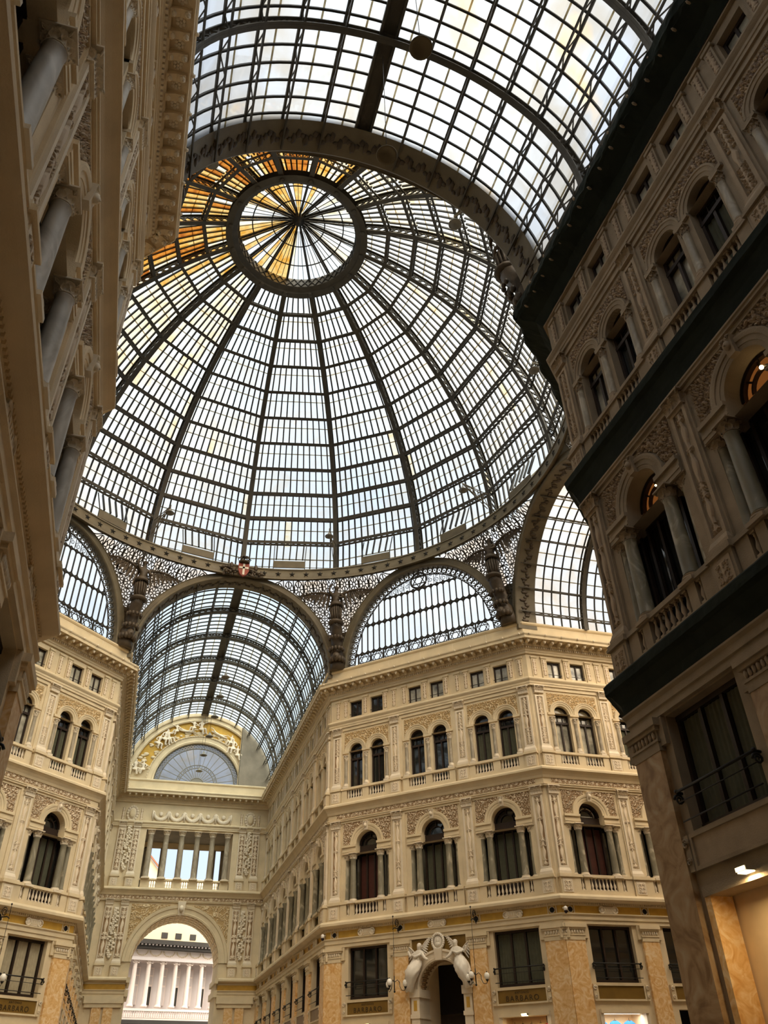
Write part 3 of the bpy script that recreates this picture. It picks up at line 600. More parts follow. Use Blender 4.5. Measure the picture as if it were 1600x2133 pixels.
def bay(w, i):
    F, L, bays, k0, k1, name, sty = WALLS[w]; n = len(bays); b0, b1 = bays[i]; c = (b0+b1)/2; far = w in ('NR', 'NL') or (w == 'EN' and i > 1); wh = where(w, i, n); B = F @ T(c, 0, 0); bi = n-1-i if w in ('NR', 'SL') else i
    # ground floor
    if not (w == 'NE' and i == 1):
        o = struct(num('window'), None, B); tag(o, f'wide mezzanine window above the shop, {wh}', 'window'); link('window_frame', D['w0_frame'], o); link('pane', D['w0_pane_pale' if (w, i) in (('NW', 1), ('NW', 2)) else 'w0_pane_cur' if (w, i) in (('NW', 1), ('NW', 2), ('SR', 0), ('NW', 0), ('NE', 2)) else 'w0_pane'], o)
        tag(link('window_railing', D['w0_rail'], None, B), f'black iron mezzanine window railing, {wh}', 'railing', 'mezzanine railings')
        s = thing('shop_sign', f'gold shop fascia below the mezzanine window, {wh}', 'sign', B, 'shop fascias'); link('frame', dat('sg_frame', sty), s); link('panel', dat('sg_panel', sty) if w != 'SR' else plainpanel, s)
        for sx in (-1, 1): link('scroll_bracket', dat('sg_scroll', sty), s, T(sx*1.55, 0, 5.52))
        signs[w, i] = s
    if w != 'SR': tag(link('cartouche', dat('cart', sty), None, B @ T(0, -.05, 9.8)), f'pale tablet on the gold frieze, {wh}', 'cartouche', 'frieze tablets')
    # first floor window
    o = struct(num('window'), None, B); tag(o, f'arched balcony window, {wh}', 'window'); link('window_frame', D['w1_frame'], o)
    if (w, bi) in LIT: link('pane', D['w1_pane_lit'], o); link('fanlight', D['w1_fan_lit'], o)
    else: link('pane', D['w1_pane'+F1P.get((w, i), '')], o)
    if (w, i) == ('EN', 0): q_ = link('white_fan_trim', D['fan_trim'], o)
    s = thing('arch_surround', f'moulded stone arch over the balcony window, {wh}', 'arch', B, 'balcony window arches')
    link('archivolt', dat('a1_ring', sty), s, T(0, 0, AZ1)); link('keystone', dat('a1_key', sty), s, T(0, 0, AZ1)); link('spandrel_relief', dat('a1_spL', sty), s, T(-1.02, -.005, AZ1)); link('spandrel_relief', dat('a1_spR', sty), s, T(1.02, -.005, AZ1))
    for x, nm in ((-1.58, 'outer left'), (-1.0, 'inner left'), (1.0, 'inner right'), (1.58, 'outer right')):
        col_thing(w, i, n, F, c+x, .20 if abs(x) > 1.2 else -.02, 11.46, f'{nm} marble column, balcony window, {wh}', 'balcony window columns', far, 'c1_shaft', 'c1_cap', 'c1_base', 2.34, .26, sty)
    ht = thing('balustrade', f'long stone balustrade, balcony window, {wh}', 'balustrade', B @ T(0, 0, 10.52), 'first-floor balustrades'); link('rail', dat('b1_rail', sty), ht)
    if not far:
        for x in B1X: link('baluster', dat('bal1', sty), ht, T(x, -.095, .275))
    # second floor
    for sx, sn, k in ((-1, 'left', 0), (1, 'right', 1)):
        o = struct(num('window'), None, B @ T(sx*AX2, 0, 0)); tag(o, f'{sn} twin arched window, {wh}', 'window'); link('window_frame', D['w2_frame'], o); link('pane', D['w2_pane'+F2P.get((w, i), ('', ''))[k]], o)
        o = struct(num('window'), None, B @ T(sx*AX2, 0, 0)); tag(o, f'{sn} square attic window, {wh}', 'window'); link('window_frame', D['w3_frame'], o); link('pane', D['w3_pane' if (w, i) in (('NE', 0),) else 'w3_pane_pale'], o)
    s = thing('twin_arch_surround', f'twin stone arches with carved panel, {wh}', 'arch', B, 'twin window arches'); link('archivolt', dat('a2_ring', sty), s, T(0, 0, AZ2)); link('carved_panel', dat('a2_rel', sty), s, T(0, -.005, AZ2))
    if not far:
        for x, nm in ((-1.60, 'left'), (0, 'middle'), (1.60, 'right')): col_thing(w, i, n, F, c+x, -.02, 18.62, f'{nm} slim colonnette, twin windows, {wh}', 'twin window colonnettes', False, 'c2_shaft', 'c2_cap', 'c2_base', 1.62, .34, sty)
    ht = thing('balustrade', f'upper stone balustrade, twin windows, {wh}', 'balustrade', B @ T(0, 0, 17.63), 'second-floor balustrades'); link('rail', dat('b2_rail', sty), ht)
    if not far:
        for x in B2X: link('baluster', dat('bal2', sty), ht, T(x, -.085, .27))
    for x, nm in ((-1.62, 'left'), (0, 'middle'), (1.62, 'right')):
        s = thing('attic_pier', f'{nm} small carved attic pier, {wh}', 'pier', B @ T(x, 0, 23.52), 'attic piers'); link('shaft', dat('at_pier', sty), s); link('relief', dat('at_rel', sty), s, T(0, -.105, .2))
signs = {}
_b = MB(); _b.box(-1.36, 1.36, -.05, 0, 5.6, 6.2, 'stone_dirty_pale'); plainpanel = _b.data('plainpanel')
for w in ('NE', 'NW', 'NR', 'NL', 'EN', 'SR', 'SL'):
    F, L, bays, k0, k1, name, sty = WALLS[w]; n = len(bays)
    for i in range(n): bay(w, i)
    xs = [bb[0] for bb in bays]+[bays[-1][1]]; wp = {'NE': 'facade right of the far vault', 'NW': 'facade left of the far vault', **PHR}[w]
    for j, x in enumerate(xs):
        if w in ('NE', 'NW'): od = ORD[j]+' from left,'
        else: od = ORD[len(xs)-1-j if w in ('NR', 'SL') else j]+' from dome,'
        pil_thing(w, F, x, 1, f'tall carved first-floor pilaster, {od} {wp}', sty); pil_thing(w, F, x, 2, f'carved second-floor pilaster, {od} {wp}', sty)
        s = thing('attic_pier', f'carved attic strip above the pilaster, {od} {wp}', 'pier', F @ T(x, .04, 23.52), 'attic piers'); link('shaft', dat('at_pier', sty), s); link('relief', dat('at_rel', sty), s, T(0, -.105, .2))
        s = thing('marble_pier', f'veined marble shop pier, {od} {wp}', 'pier', F @ (T(x, 0, 0) if 1 < x < L-1 else T(.52 if x < 1 else L-.52, 0, 0) @ Matrix.Diagonal((1.14, 1, 1, 1))), 'marble shop piers'); link('shaft', dat('g_shaft', sty), s); link('base', dat('g_base', sty), s); link('capital', dat('g_cap', sty), s, T(0, 0, 8.30))
        if w != 'SR': tag(link('frieze_roundel', dat('roundel', sty), None, F @ T(x, 0, 9.8)), f'dark round vent in the gold frieze, {od} {wp}', 'vent', 'frieze roundels')

# ---------------------------------------------------------------- iron and glass: dome
DR, DZ, STEP = 18.35, 36.2, 6.8
RAZ = [0, 23.2, 45, 66.8, 90, 113.2, 135, 156.8, 180, 203.2, 225, 246.8, 270, 293.2, 315, 336.8]
def dp(az, el, r=DR):
    a = math.radians(az); e = math.radians(el); return Vector((r*math.cos(e)*math.sin(a), r*math.cos(e)*math.cos(a), DZ+r*math.sin(e)))
dome = thing('glass_dome', 'great ribbed glass and iron dome over the octagonal crossing', 'dome', Matrix())
b = MB(); EL = [-2.6+i*(74.8+2.6)/46 for i in range(47)]
for i in range(46):
    a0, a1 = EL[i], EL[i+1]
    for r, w_, h_ in ((DR, .34, .05), (DR+.78, .34, .05)): b.bar(dp(0, a0, r), dp(0, a1, r), w_, h_, 'iron', dp(0, a0, 1)-dp(0, a0, 0))
    for r in (DR+.10, DR+.68): b.bar(dp(0, a0, r), dp(0, a1, r), .09, .18, 'iron', dp(0, a0, 1)-dp(0, a0, 0))
    b.bar(dp(0, a0, DR+.12), dp(0, a1, DR+.68), .05, .10, 'iron', (1, 0, 0)); b.bar(dp(0, a1, DR+.12), dp(0, a0, DR+.68), .05, .10, 'iron', (1, 0, 0))
rib = b.data('dome_rib')
for az in RAZ: link('rib', rib, dome, RZ(-math.radians(az)))
for k in range(1, 11):
    b = MB(); el = STEP*k
    for j in range(16):
        z0, z1 = RAZ[j], RAZ[(j+1) % 16]+(360 if j == 15 else 0); up = dp((z0+z1)/2, el, 1)-dp(0, 0, 0); up.normalize(); P = lambda f, r, de=0.: dp(z0, el+de, r)*(1-f)+dp(z1, el+de, r)*f
        b.bar(P(0, DR+.06), P(1, DR+.06), .24, .05, 'iron', up); b.bar(P(0, DR+.10), P(1, DR+.10), .05, .14, 'iron', up); b.bar(P(0, DR+.55), P(1, DR+.55), .14, .07, 'iron', up)
        n = max(4, int((P(1, DR)-P(0, DR)).length/.45))
        for i in range(n):
            b.bar(P(i/n, DR+.1), P((i+1)/n, DR+.55), .045, .045, 'iron', up); b.bar(P((i+1)/n, DR+.1), P(i/n, DR+.55), .045, .045, 'iron', up)
    link('ring_girder', b.data('ring_girder'), dome)
STAIN = {6: .45, 7: .9, 8: 1.05, 9: 1.1, 10: 1.1, 11: 1.1, 12: .85, 13: .5, 14: .3, 5: .25}
for j in range(16):
    z0, z1 = RAZ[j], RAZ[(j+1) % 16]+(360 if j == 15 else 0); g = MB(); b = MB(); R2 = DR+.86
    for k in range(0, 11):
        e0, e1 = (-2.6 if k == 0 else STEP*k), STEP*(k+1); n = max(4, round((dp(z0, e0)-dp(z1, e0)).length/.52)+(1 if k > 7 else 0)); Q = lambda f, el, r: dp(z0, el, r)*(1-f)+dp(z1, el, r)*f
        for i in range(n):
            sv = STAIN.get(j, .04)*min(1, max(0, (k-3.2)/4.5)); z_ = .5+.9*noise.noise(Vector((i*.9+j*7.3, k*.32, j*2.1))); r_ = random.random()*.35+z_*.75
            mat = 'glass_rust' if sv*r_ > .58 else 'glass_amber' if sv*r_ > .36 else 'glass_cream' if sv*r_ > .14 or r_*.3 > .29 else 'glass_dome'
            g.poly([Q(i/n, e0, R2), Q((i+1)/n, e0, R2), Q((i+1)/n, e1, R2), Q(i/n, e1, R2)], mat)
        up = (dp((z0+z1)/2, e0, 1)-dp(0, 0, 0)).normalized(); vent = k == 0
        for i in range(1, n):
            f = i/n; tp = Q(f, e1, R2-.05); bt = Q(f, e0, R2-.05)
            if vent and .34 < f < .66: bt = Q(f, 1.6, R2-.9); tp = Q(f, e1, R2-.05)
            b.bar(bt, tp, .10, .13, 'iron_dark', up)
        for em in ((e0*.35+e1*.65, .07),) if k else ((3.2, .09), (1.0, .05)): b.bar(Q(0, em[0], R2-.02), Q(1, em[0], R2-.02), em[1], .03, 'glass_lap', up)
        if vent:
            for f0, f1 in ((.33, .67),):
                p0, p1 = Q(f0, 1.5, R2-.9), Q(f1, 1.5, R2-.9); b.bar(p0-Vector((0, 0, .45)), p1-Vector((0, 0, .45)), .10, .62, 'iron_pale', (0, 0, 1))
                for f in (f0, f1): b.bar(Q(f, -1.5, R2-.9), Q(f, 1.5, R2-.9), .06, .06, 'iron_dark', up); b.bar(Q(f, 1.5, R2-.9), Q(f, e1, R2-.05), .06, .06, 'iron_dark', up)
    link('glazing_bars', b.data('dome_glazing_bars'), dome); link('glass', g.data('dome_glass'), dome)
# star band
RB = 17.5; b = MB()
b.lathe([(RB, 34.58), (RB, 35.48), (RB+.25, 35.48), (RB+.25, 34.58), (RB, 34.58)], 'iron_pale', 96, caps=False)
for z in (34.6, 35.44):
    b.lathe([(RB-.05, z-.05), (RB-.05, z+.05), (RB, z+.05)], 'iron_pale', 96, caps=False); b.lathe([(RB-.05, z-.05), (RB, z-.05)], 'iron_pale', 96, caps=False)
b.lathe([(RB, 35.46), (RB+1.1, 35.46)], 'iron', 96, caps=False)
band = link('star_band', b.data('star_band'), dome)
b = MB(); sp = []
for i in range(10):
    a = PI/2+i*PI/5; r = .26 if i % 2 == 0 else .11; sp.append((r*math.cos(a), r*math.sin(a)))
for i in range(10): b.poly([(0, -.10, 0), (sp[i][0], 0, sp[i][1]), (sp[(i+1) % 10][0], 0, sp[(i+1) % 10][1])][::-1], 'iron_dark')
star = b.data('dome_star')
for i in range(100):
    az = (i+.5)*360/100; o = link('star', star, band, RZ(-math.radians(az)) @ T(0, RB-.012, 35.02))
# oculus and lantern
ro = DR*math.cos(math.radians(74.8)); zo = DZ+DR*math.sin(math.radians(74.8)); b = MB()
b.lathe([(ro+.5, zo-.28), (ro+.02, zo-.28), (ro-.02, zo-.10), (ro-.30, zo+.05), (ro-.36, zo+.10), (ro-.36, zo+1.05), (ro-.1, zo+1.05), (ro-.1, zo+.5), (ro+.5, zo+.4)], 'iron', 64, smooth=False, caps=False)
for i in range(48):
    a0, a1 = 2*PI*i/48, 2*PI*(i+1)/48; r = ro-.40; p = lambda a, z: (r*math.cos(a), r*math.sin(a), z)
    b.bar(p(a0, zo+.15), p(a1, zo+1.0), .06, .05, 'iron_dark'); b.bar(p(a1, zo+.15), p(a0, zo+1.0), .06, .05, 'iron_dark')
for i in range(16):
    a = math.radians(90-RAZ[i]); b.blob((ro*1.03*math.cos(a), ro*1.03*math.sin(a), zo-.34), (.2, .2, .10), 'iron', 8)
link('oculus_ring', b.data('oculus_ring'), dome)
ZA = 56.6; b = MB(); b.lathe([(.001, -.55), (.22, -.5), (.16, -.3), (.42, -.2), (.5, -.05), (.5, .15), (.1, .25)], 'iron_dark', 16, (0, 0, ZA-.25)); link('lantern_boss', b.data('lantern_boss'), dome)
b = MB(); b.bar((0, .4, ZA-.1), (0, ro-.2, zo+1.05), .17, .12, 'iron_dark'); b.bar((0, .5, ZA-.42), (0, ro-.3, zo+.72), .10, .10, 'iron_dark')
for i in range(10):
    f = i/10; p = Vector((0, .5, ZA-.1)).lerp(Vector((0, ro-.2, zo+1.05)), f); q = Vector((0, .5, ZA-.42)).lerp(Vector((0, ro-.3, zo+.72)), (i+1)/10); b.bar(p, q, .04, .04, 'iron_dark')
lr = b.data('lantern_rib')
for az in RAZ: link('lantern_rib', lr, dome, RZ(-math.radians(az)))
b = MB(); g = MB()
for rr in (.42, .72):
    z = zo+1.05+(ZA-.1-zo-1.05)*(1-rr); b.tube([(ro*rr*math.cos(2*PI*i/48), ro*rr*math.sin(2*PI*i/48), z-.02) for i in range(48)], .05, 'iron_dark', 5, True)
for i in range(64):
    a = 2*PI*i/64; b.bar((.9*math.cos(a), .9*math.sin(a), ZA-.35), ((ro-.15)*math.cos(a), (ro-.15)*math.sin(a), zo+1.12), .04, .05, 'iron_dark')
for i in range(64):
    a, e = 2*PI*i/64, 2*PI*(i+1)/64; i = i/2; m_ = random.choice(('glass_amber', 'glass_amber', 'glass_cream', 'glass_dome')) if 7 < i < 25 else random.choice(('glass_dome', 'glass_dome', 'glass_dome', 'glass_cream'))
    g.poly([(.0, .0, ZA+.1), ((ro)*math.cos(a), (ro)*math.sin(a), zo+1.15), (ro*math.cos(e), ro*math.sin(e), zo+1.15)], m_)
link('lantern_glazing', b.data('lantern_glazing'), dome); link('lantern_glass', g.data('lantern_glass'), dome)

# ---------------------------------------------------------------- barrel vaults (local: x across, y along the arm from the dome, arc centre at VZ)
VZ, VR = 27.3, 7.35
def vp(a, r, y): return Vector((r*math.sin(math.radians(a)), y, VZ+r*math.cos(math.radians(a))))
VT = [4.63*i for i in range(1, 6)]
def vault_parts(mat_t='iron', far=False):
    b = MB(); N = 44
    for i in range(N):
        a0, a1 = -90+180*i/N, -90+180*(i+1)/N
        for r, w_, h_ in ((VR-.42, .26, .05), (VR-.05, .22, .05)): b.bar(vp(a0, r, 0), vp(a1, r, 0), w_, h_, mat_t, vp(a0, 1, 0)-vp(a0, 0, 0))
        b.bar(vp(a0, VR-.40, 0), vp(a1, VR-.05, 0), .06, .055, mat_t, (0, 1, 0)); b.bar(vp(a1, VR-.40, 0), vp(a0, VR-.05, 0), .06, .055, mat_t, (0, 1, 0))
        if not far: b.bar(vp(a0, VR-.37, 0), vp(a1, VR-.37, 0), .05, .16, mat_t, vp(a0, 1, 0)-vp(a0, 0, 0))
    truss = b.data('vault_truss')
    b = MB(); y0, y1 = -.3, LA
    for r, w_ in ((VR-.02, .11), (VR-.36, .07)): b.bar((0, y0, r), (0, y1, r), w_, .07, mat_t)
    n = 42
    for i in range(n):
        ya, ye = y0+(y1-y0)*i/n, y0+(y1-y0)*(i+1)/n; b.bar((0, ya, VR-.36), (0, ye, VR-.02), .04, .04, mat_t) if i % 2 else b.bar((0, ya, VR-.02), (0, ye, VR-.36), .04, .04, mat_t)
    purl = b.data('vault_purlin')
    b = MB(); b.box(-.34, .34, y0, y1, VR-.02, VR+.06, 'iron')
    for sx in (-.32, .32): b.box(sx-.05, sx+.05, y0, y1, VR-.2, VR+.02, 'iron')
    walk = b.data('vault_walkway')
    b = MB(); n = 42
    for i in range(n+1):
        y = y0+(y1-y0)*i/n
        for j in range(40):
            a0, a1 = -91.5+183*j/40, -91.5+183*(j+1)/40; b.bar(vp(a0, VR+.03, y), vp(a1, VR+.03, y), .085, .08, 'iron_dark', vp(a0, 1, 0)-vp(a0, 0, 0))
    bars = b.data('vault_glazing_bars')
    b = MB()
    for k in range(-7, 7):
        a = (k+.5)*13.8
        if abs(a) < 92: b.bar(vp(a, VR+.09, y0), vp(a, VR+.09, y1), .075, .02, 'glass_lap', vp(a, 1, 0)-vp(a, 0, 0))
    laps = b.data('vault_lap_strips')
    return truss, purl, walk, bars, laps
VP = vault_parts()
def vault(az, nm, gm, detail_glass=None):
    F = RZ(-math.radians(az)) @ T(0, A, 0); v = thing('glass_vault', nm, 'vault', F)
    truss, purl, walk, bars, laps = VP
    for y in VT: link('truss', truss, v, T(0, y, 0))
    for k in range(-6, 7):
        M_ = T(0, 0, VZ) @ Matrix.Rotation(math.radians(k*13.8), 4, 'Y'); link('walkway' if k == 0 else 'purlin', walk if k == 0 else purl, v, M_)
    link('glazing_bars', bars, v); link('lap_strips', laps, v)
    g = MB(); N = 28
    for i in range(N):
        a0, a1 = -94+188*i/N, -94+188*(i+1)/N; g.poly([vp(a0, VR+.11, -.3), vp(a0, VR+.11, LA), vp(a1, VR+.11, LA), vp(a1, VR+.11, -.3)], gm, True)
    link('glass', g.data('vault_glass'), v)
vault(0, 'glass barrel vault of the far arm beyond the dome', 'glass_far')
vault(180, 'cloudy stained glass barrel vault directly overhead', 'glass_near')
vault(90, 'pinkish glass barrel vault of the arm on the right', 'glass_pink')
vault(270, 'glass barrel vault of the hidden left-hand arm', 'glass_far')

# ---------------------------------------------------------------- eight dome arches with fretwork, lunettes
CZ = 27.25
def ell(a, rx, rz, y=0.): return Vector((rx*math.cos(a), y, CZ+rz*math.sin(a)))
def arch_mesh(rx, rz, y0, y1, th, nm, mat):
    b = MB(); N = 48; prof = [(0, y1), (0, y0), (.05, y0-.07), (.20, y0-.07), (.24, y0), (th-.06, y0), (th-.04, y0-.05), (th, y0-.05), (th, y1)]
    b.loft([[tuple(ell(PI*i/N, rx+d, rz+d, y)) for d, y in prof] for i in range(N+1)], mat, False, False, False)
    for sx in (-1, 1):
        x0, x1 = sx*rx, sx*(rx+th); b.box(min(x0, x1), max(x0, x1), y0, y1, 26.9, CZ, mat)
    return b.data(nm)
big = arch_mesh(7.12, 7.12, A-.42, A+.95, .55, 'big_arch', 'iron_pale'); lun = arch_mesh(6.2, 7.05, A-.3, A+.3, .62, 'lunette_arch', 'iron_pale')
b = MB(); N = 120
for i in range(N):   # leafy garland along the underside
    a = PI*(i+.5)/N; p = ell(a, 7.10, 7.10, A+.22+.16*math.sin(i*1.7)); M_ = Matrix.Rotation(-a+PI/2, 4, 'Y'); b.blob(p, (.13, .20+.1*math.sin(i*2.3), .05), 'bronze', 5, M_)
garl = b.data('arch_garland')
SRX = [7.7, 7.7]
def surf(x, z):
    # fretwork surface leaning from the arch plane in to the round star band
    za = CZ+SRX[1]*math.sqrt(max(0, 1-(x/SRX[0])**2)) if abs(x) < SRX[0] else 27.5; az = math.atan2(x, A)*.985; u = max(0., min(1., (z-za)/max(.3, 34.6-za))); q = Vector((RB*math.sin(az), RB*math.cos(az)+.05, z)); p = Vector((x, A-.05, z)); return p.lerp(q, u**2.6)
def fret(rx, rz, nm):
    b = MB(); t_ = .85; xm = 7.6; SRX[:] = (rx, rz)
    def ok(x, z): return z < 34.62 and abs(x) <= xm and (abs(x) > rx or z > CZ+rz*math.sqrt(max(0, 1-(x/rx)**2))) and z > 29.6
    def ln(pts, w_):
        for i in range(len(pts)-1):
            (x0, z0), (x1, z1) = pts[i], pts[i+1]
            if ok((x0+x1)/2, (z0+z1)/2): b.bar(surf(x0, z0), surf(x1, z1), w_, .05, 'iron', (0, 1, 0))
    nx = 18; zt = 34.58
    for i in range(-9, 10):
        x = i*t_
        for k in range(14): ln([(x, zt-k*t_/2), (x, zt-(k+1)*t_/2)], .06)
    for k in range(8):
        for i in range(-18, 18): ln([(i*t_/2, zt-k*t_), ((i+1)*t_/2, zt-k*t_)], .06)
    for i in range(-9, 9):
        for k in range(8):
            cx, cz = (i+.5)*t_, zt-(k+.5)*t_
            if not any(ok(cx+sx*.42, cz+sz*.42) for sx in (-1, 1) for sz in (-1, 1)): continue
            R = lambda r, n: [(cx+r*math.cos(2*PI*j/n), cz+r*math.sin(2*PI*j/n)) for j in range(n+1)]
            ln(R(.39, 14), .055); ln(R(.13, 8), .06)
            for j in range(8):
                a = 2*PI*j/8; ln([(cx+.13*math.cos(a), cz+.13*math.sin(a)), (cx+.38*math.cos(a), cz+.38*math.sin(a))], .075)
    for sx in (-1, 1):
        for i in range(10):
            za, zb = 26.95+i*.37, 26.95+(i+1)*.37; ex = lambda z: sx*(rx*math.sqrt(max(0, 1-((z-CZ)/rz)**2)) if z > CZ else rx)
            d = Vector((0, .25, 0)); P = [surf(ex(za), za), surf(sx*7.6, za), surf(sx*7.6, zb), surf(ex(zb), zb)]; b.poly(P, 'iron'); b.poly([q_+d for q_ in P], 'iron'); b.poly([P[0], P[3], P[3]+d, P[0]+d], 'iron')
    return b.data(nm)
fbig = fret(7.7, 7.7, 'fret_big'); flun = fret(6.85, 7.7, 'fret_lunette')
def fglass(rx, rz, nm):
    SRX[:] = (rx+.3, rz+.2)
    out = []; n = 40; g = MB()
    for i in range(n):
        if i == n//2: out.append(g.data(nm)); g = MB()
        x0, x1 = -7.5+15*i/n, -7.5+15*(i+1)/n; zz = lambda x: CZ+rz*math.sqrt(max(0, 1-(x/rx)**2)) if abs(x) < rx else 27.5
        if zz((x0+x1)/2) < 34.6: g.poly([surf(x0, zz(x0))+Vector((0, .5, 0)), surf(x1, zz(x1))+Vector((0, .5, 0)), surf(x1, 34.7)+Vector((0, .5, 0)), surf(x0, 34.7)+Vector((0, .5, 0))], 'glass_pink')
    return out+[g.data(nm)]
gbig, glun = fglass(7.4, 7.5, 'fret_glass_big'), fglass(6.6, 7.5, 'fret_glass_lun')
def hexagram(b, c, r, w_, mat, y=0.):
    for o in (PI/2, -PI/2):
        P = [(c[0]+r*math.cos(o+2*PI*i/3), y, c[1]+r*math.sin(o+2*PI*i/3)) for i in range(3)]
        for i in range(3): b.bar(P[i], P[(i+1) % 3], w_, w_, mat, (0, 1, 0))
def ring(b, c, r, w_, mat, y=0., n=16): b.tube([(c[0]+r*math.cos(2*PI*i/n), y, c[1]+r*math.sin(2*PI*i/n)) for i in range(n)], w_, mat, 5, True)
LX, LZ = 5.62, 6.45
def inl(x, z): return abs(x) < LX and z < CZ+LZ*math.sqrt(max(0, 1-(x/LX)**2))
b = MB()      # lunette: bars with rounded ends in two rows
for i in range(-11, 12):
    x = i*.5; zt = min(32.6, CZ+LZ*math.sqrt(max(0, 1-(x/LX)**2)) if abs(x) < LX else 0)
    if zt > 28.4: b.bar((x, 0, 28.4), (x, 0, zt), .07, .09, 'iron_dark', (0, 1, 0))
    for zr in (28.42, 30.7, 32.6):
        if zr < zt+.05:
            b.blob((x, 0, zr), (.14, .06, .16), 'iron_dark', 6)
for zr in (28.42, 30.7, 32.6):
    h = LX*math.sqrt(max(0, 1-((zr-CZ)/LZ)**2)); b.bar((-h, 0, zr), (h, 0, zr), .08, .09, 'iron_dark', (0, 1, 0))
for i in range(-11, 11):
    x = (i+.5)*.5
    for zr, sg in ((30.7, 1), (30.7, -1), (32.6, -1), (28.42, 1)):
        if inl(x, zr+.25) and inl(x+.2, zr):
            b.tube([(x+.235*math.cos(PI*j/6), 0, zr+sg*(.30-.25*math.sin(PI*j/6))) for j in range(7)], .03, 'iron_dark', 4)
lbars = b.data('lunette_bars')
b = MB()
for i in range(-5, 5):
    c = ((i+.5)*1.06, 27.93); ring(b, c, .47, .032, 'iron_dark'); hexagram(b, c, .46, .045, 'iron_dark'); b.bar((c[0]-.53, 0, 27.4), (c[0]-.53, 0, 28.4), .09, .08, 'iron_dark', (0, 1, 0))
b.bar((-5.6, 0, 27.42), (5.6, 0, 27.42), .07, .08, 'iron_dark', (0, 1, 0)); lstar = b.data('lunette_star_row')
b = MB(); ring(b, (0, 33.34), .66, .085, 'iron_dark', 0, 24); hexagram(b, (0, 33.34), .58, .06, 'iron_dark')
for sx in (-1, 1):   # scrolls on both sides of the medallion
    for x, z, r in ((.98, 33.1, .22), (1.05, 33.55, .16), (1.5, 33.0, .24), (1.55, 33.42, .16), (2.05, 32.95, .24), (2.15, 33.3, .13), (2.6, 32.92, .2), (3.05, 32.85, .17), (3.45, 32.78, .12)):
        pts = []
        for i in range(15): a = PI*.5+i/14*PI*3; rr = r*(1-.75*i/14); pts.append((sx*(x+rr*math.cos(a)), 0, z+rr*math.sin(a)))
        b.tube(pts, .026, 'iron_dark', 4)
    for x in (.8, 1.27, 1.78, 2.33, 2.85, 3.3): b.bar((sx*x, 0, 32.6), (sx*x, 0, CZ+LZ*math.sqrt(1-(x/LX)**2)), .035, .04, 'iron_dark', (0, 1, 0))
lmed = b.data('lunette_medallion')
b = MB(); n = 46      # fringe of loops between arch and glass
for i in range(n):
    a = PI*(i+.5)/n; p = ell(a, 5.92, 6.76); d = Vector((p.x/6, 0, (p.z-CZ)/6.8)).normalized(); t2 = Vector((-d.z, 0, d.x))
    b.tube([p+t2*(.17*math.cos(2*PI*j/10))+d*(.24*math.sin(2*PI*j/10)) for j in range(10)], .04, 'iron', 4, True); b.blob(p, (.07, .05, .07), 'iron', 5); b.bar(p+t2*.2-d*.28, p+t2*.2+d*.3, .05, .06, 'iron', (0, 1, 0))
    b.blob(p+d*.22+t2*.19, (.09, .05, .09), 'iron', 5)
b.tube([tuple(ell(PI*i/40, LX, LZ)) for i in range(41)], .05, 'iron_dark', 5); lfr = b.data('lunette_fringe')
g = MB(); g.poly([(-6.3, .12, 27.3), (6.3, .12, 27.3)]+[tuple(ell(PI*i/30, 6.3, 7.1, .12)) for i in range(31)], 'glass_lunette'); lgl = g.data('lunette_glass')
DIR = {0: 'far vault', 45: 'right lunette', 90: 'right-hand vault', 135: 'near right lunette', 180: 'overhead vault', 225: 'near left lunette', 270: 'left-hand vault', 315: 'left lunette'}
for az, nm in DIR.items():
    F = RZ(-math.radians(az)); vt = az % 90 == 0
    t_ = thing('dome_arch', f'dark iron arch under the dome framing the {nm}', 'arch', F, 'iron arches under the dome'); link('arch_ring', big if vt else lun, t_)
    if vt: link('leaf_garland', garl, t_)
    t_ = thing('iron_fretwork', f'openwork iron spandrels of wheel rosettes around the {nm}', 'fretwork', F, 'iron spandrels'); link('grille', fbig if vt else flun, t_); [link('glass', g_, t_) for g_ in (gbig if vt else glun)]
    if not vt:
        t_ = thing('lunette_grille', f'half-round glazed iron grille with six-pointed stars, {nm} under the dome', 'lunette', F @ T(0, A, 0), 'star lunettes')
        for n_, m_ in (('glazing_bars', lbars), ('star_row', lstar), ('star_medallion', lmed), ('loop_fringe', lfr), ('glass', lgl)): link(n_, m_, t_)

# ---------------------------------------------------------------- figures (one continuous skinned body each)
def figure(name, J, bones, mat, root=0, lv=2):
    me = bpy.data.meshes.new(name+'_sk'); me.from_pydata([j[:3] for j in J], bones, [])
    o = bpy.data.objects.new(name+'_sk', me); COL.objects.link(o); md = o.modifiers.new('s', 'SKIN'); md.use_smooth_shade = True
    for i, j in enumerate(J):
        sv = me.skin_vertices[0].data[i]; r = j[3]; sv.radius = (r, r) if not isinstance(r, tuple) else r; sv.use_root = i == root
    sb = o.modifiers.new('u', 'SUBSURF'); sb.levels = lv; sb.render_levels = lv
    dg = bpy.context.evaluated_depsgraph_get(); out = bpy.data.meshes.new_from_object(o.evaluated_get(dg)); bpy.data.objects.remove(o); bpy.data.meshes.remove(me)
    out.name = name; out.materials.clear(); out.materials.append(MATS[mat]); return out
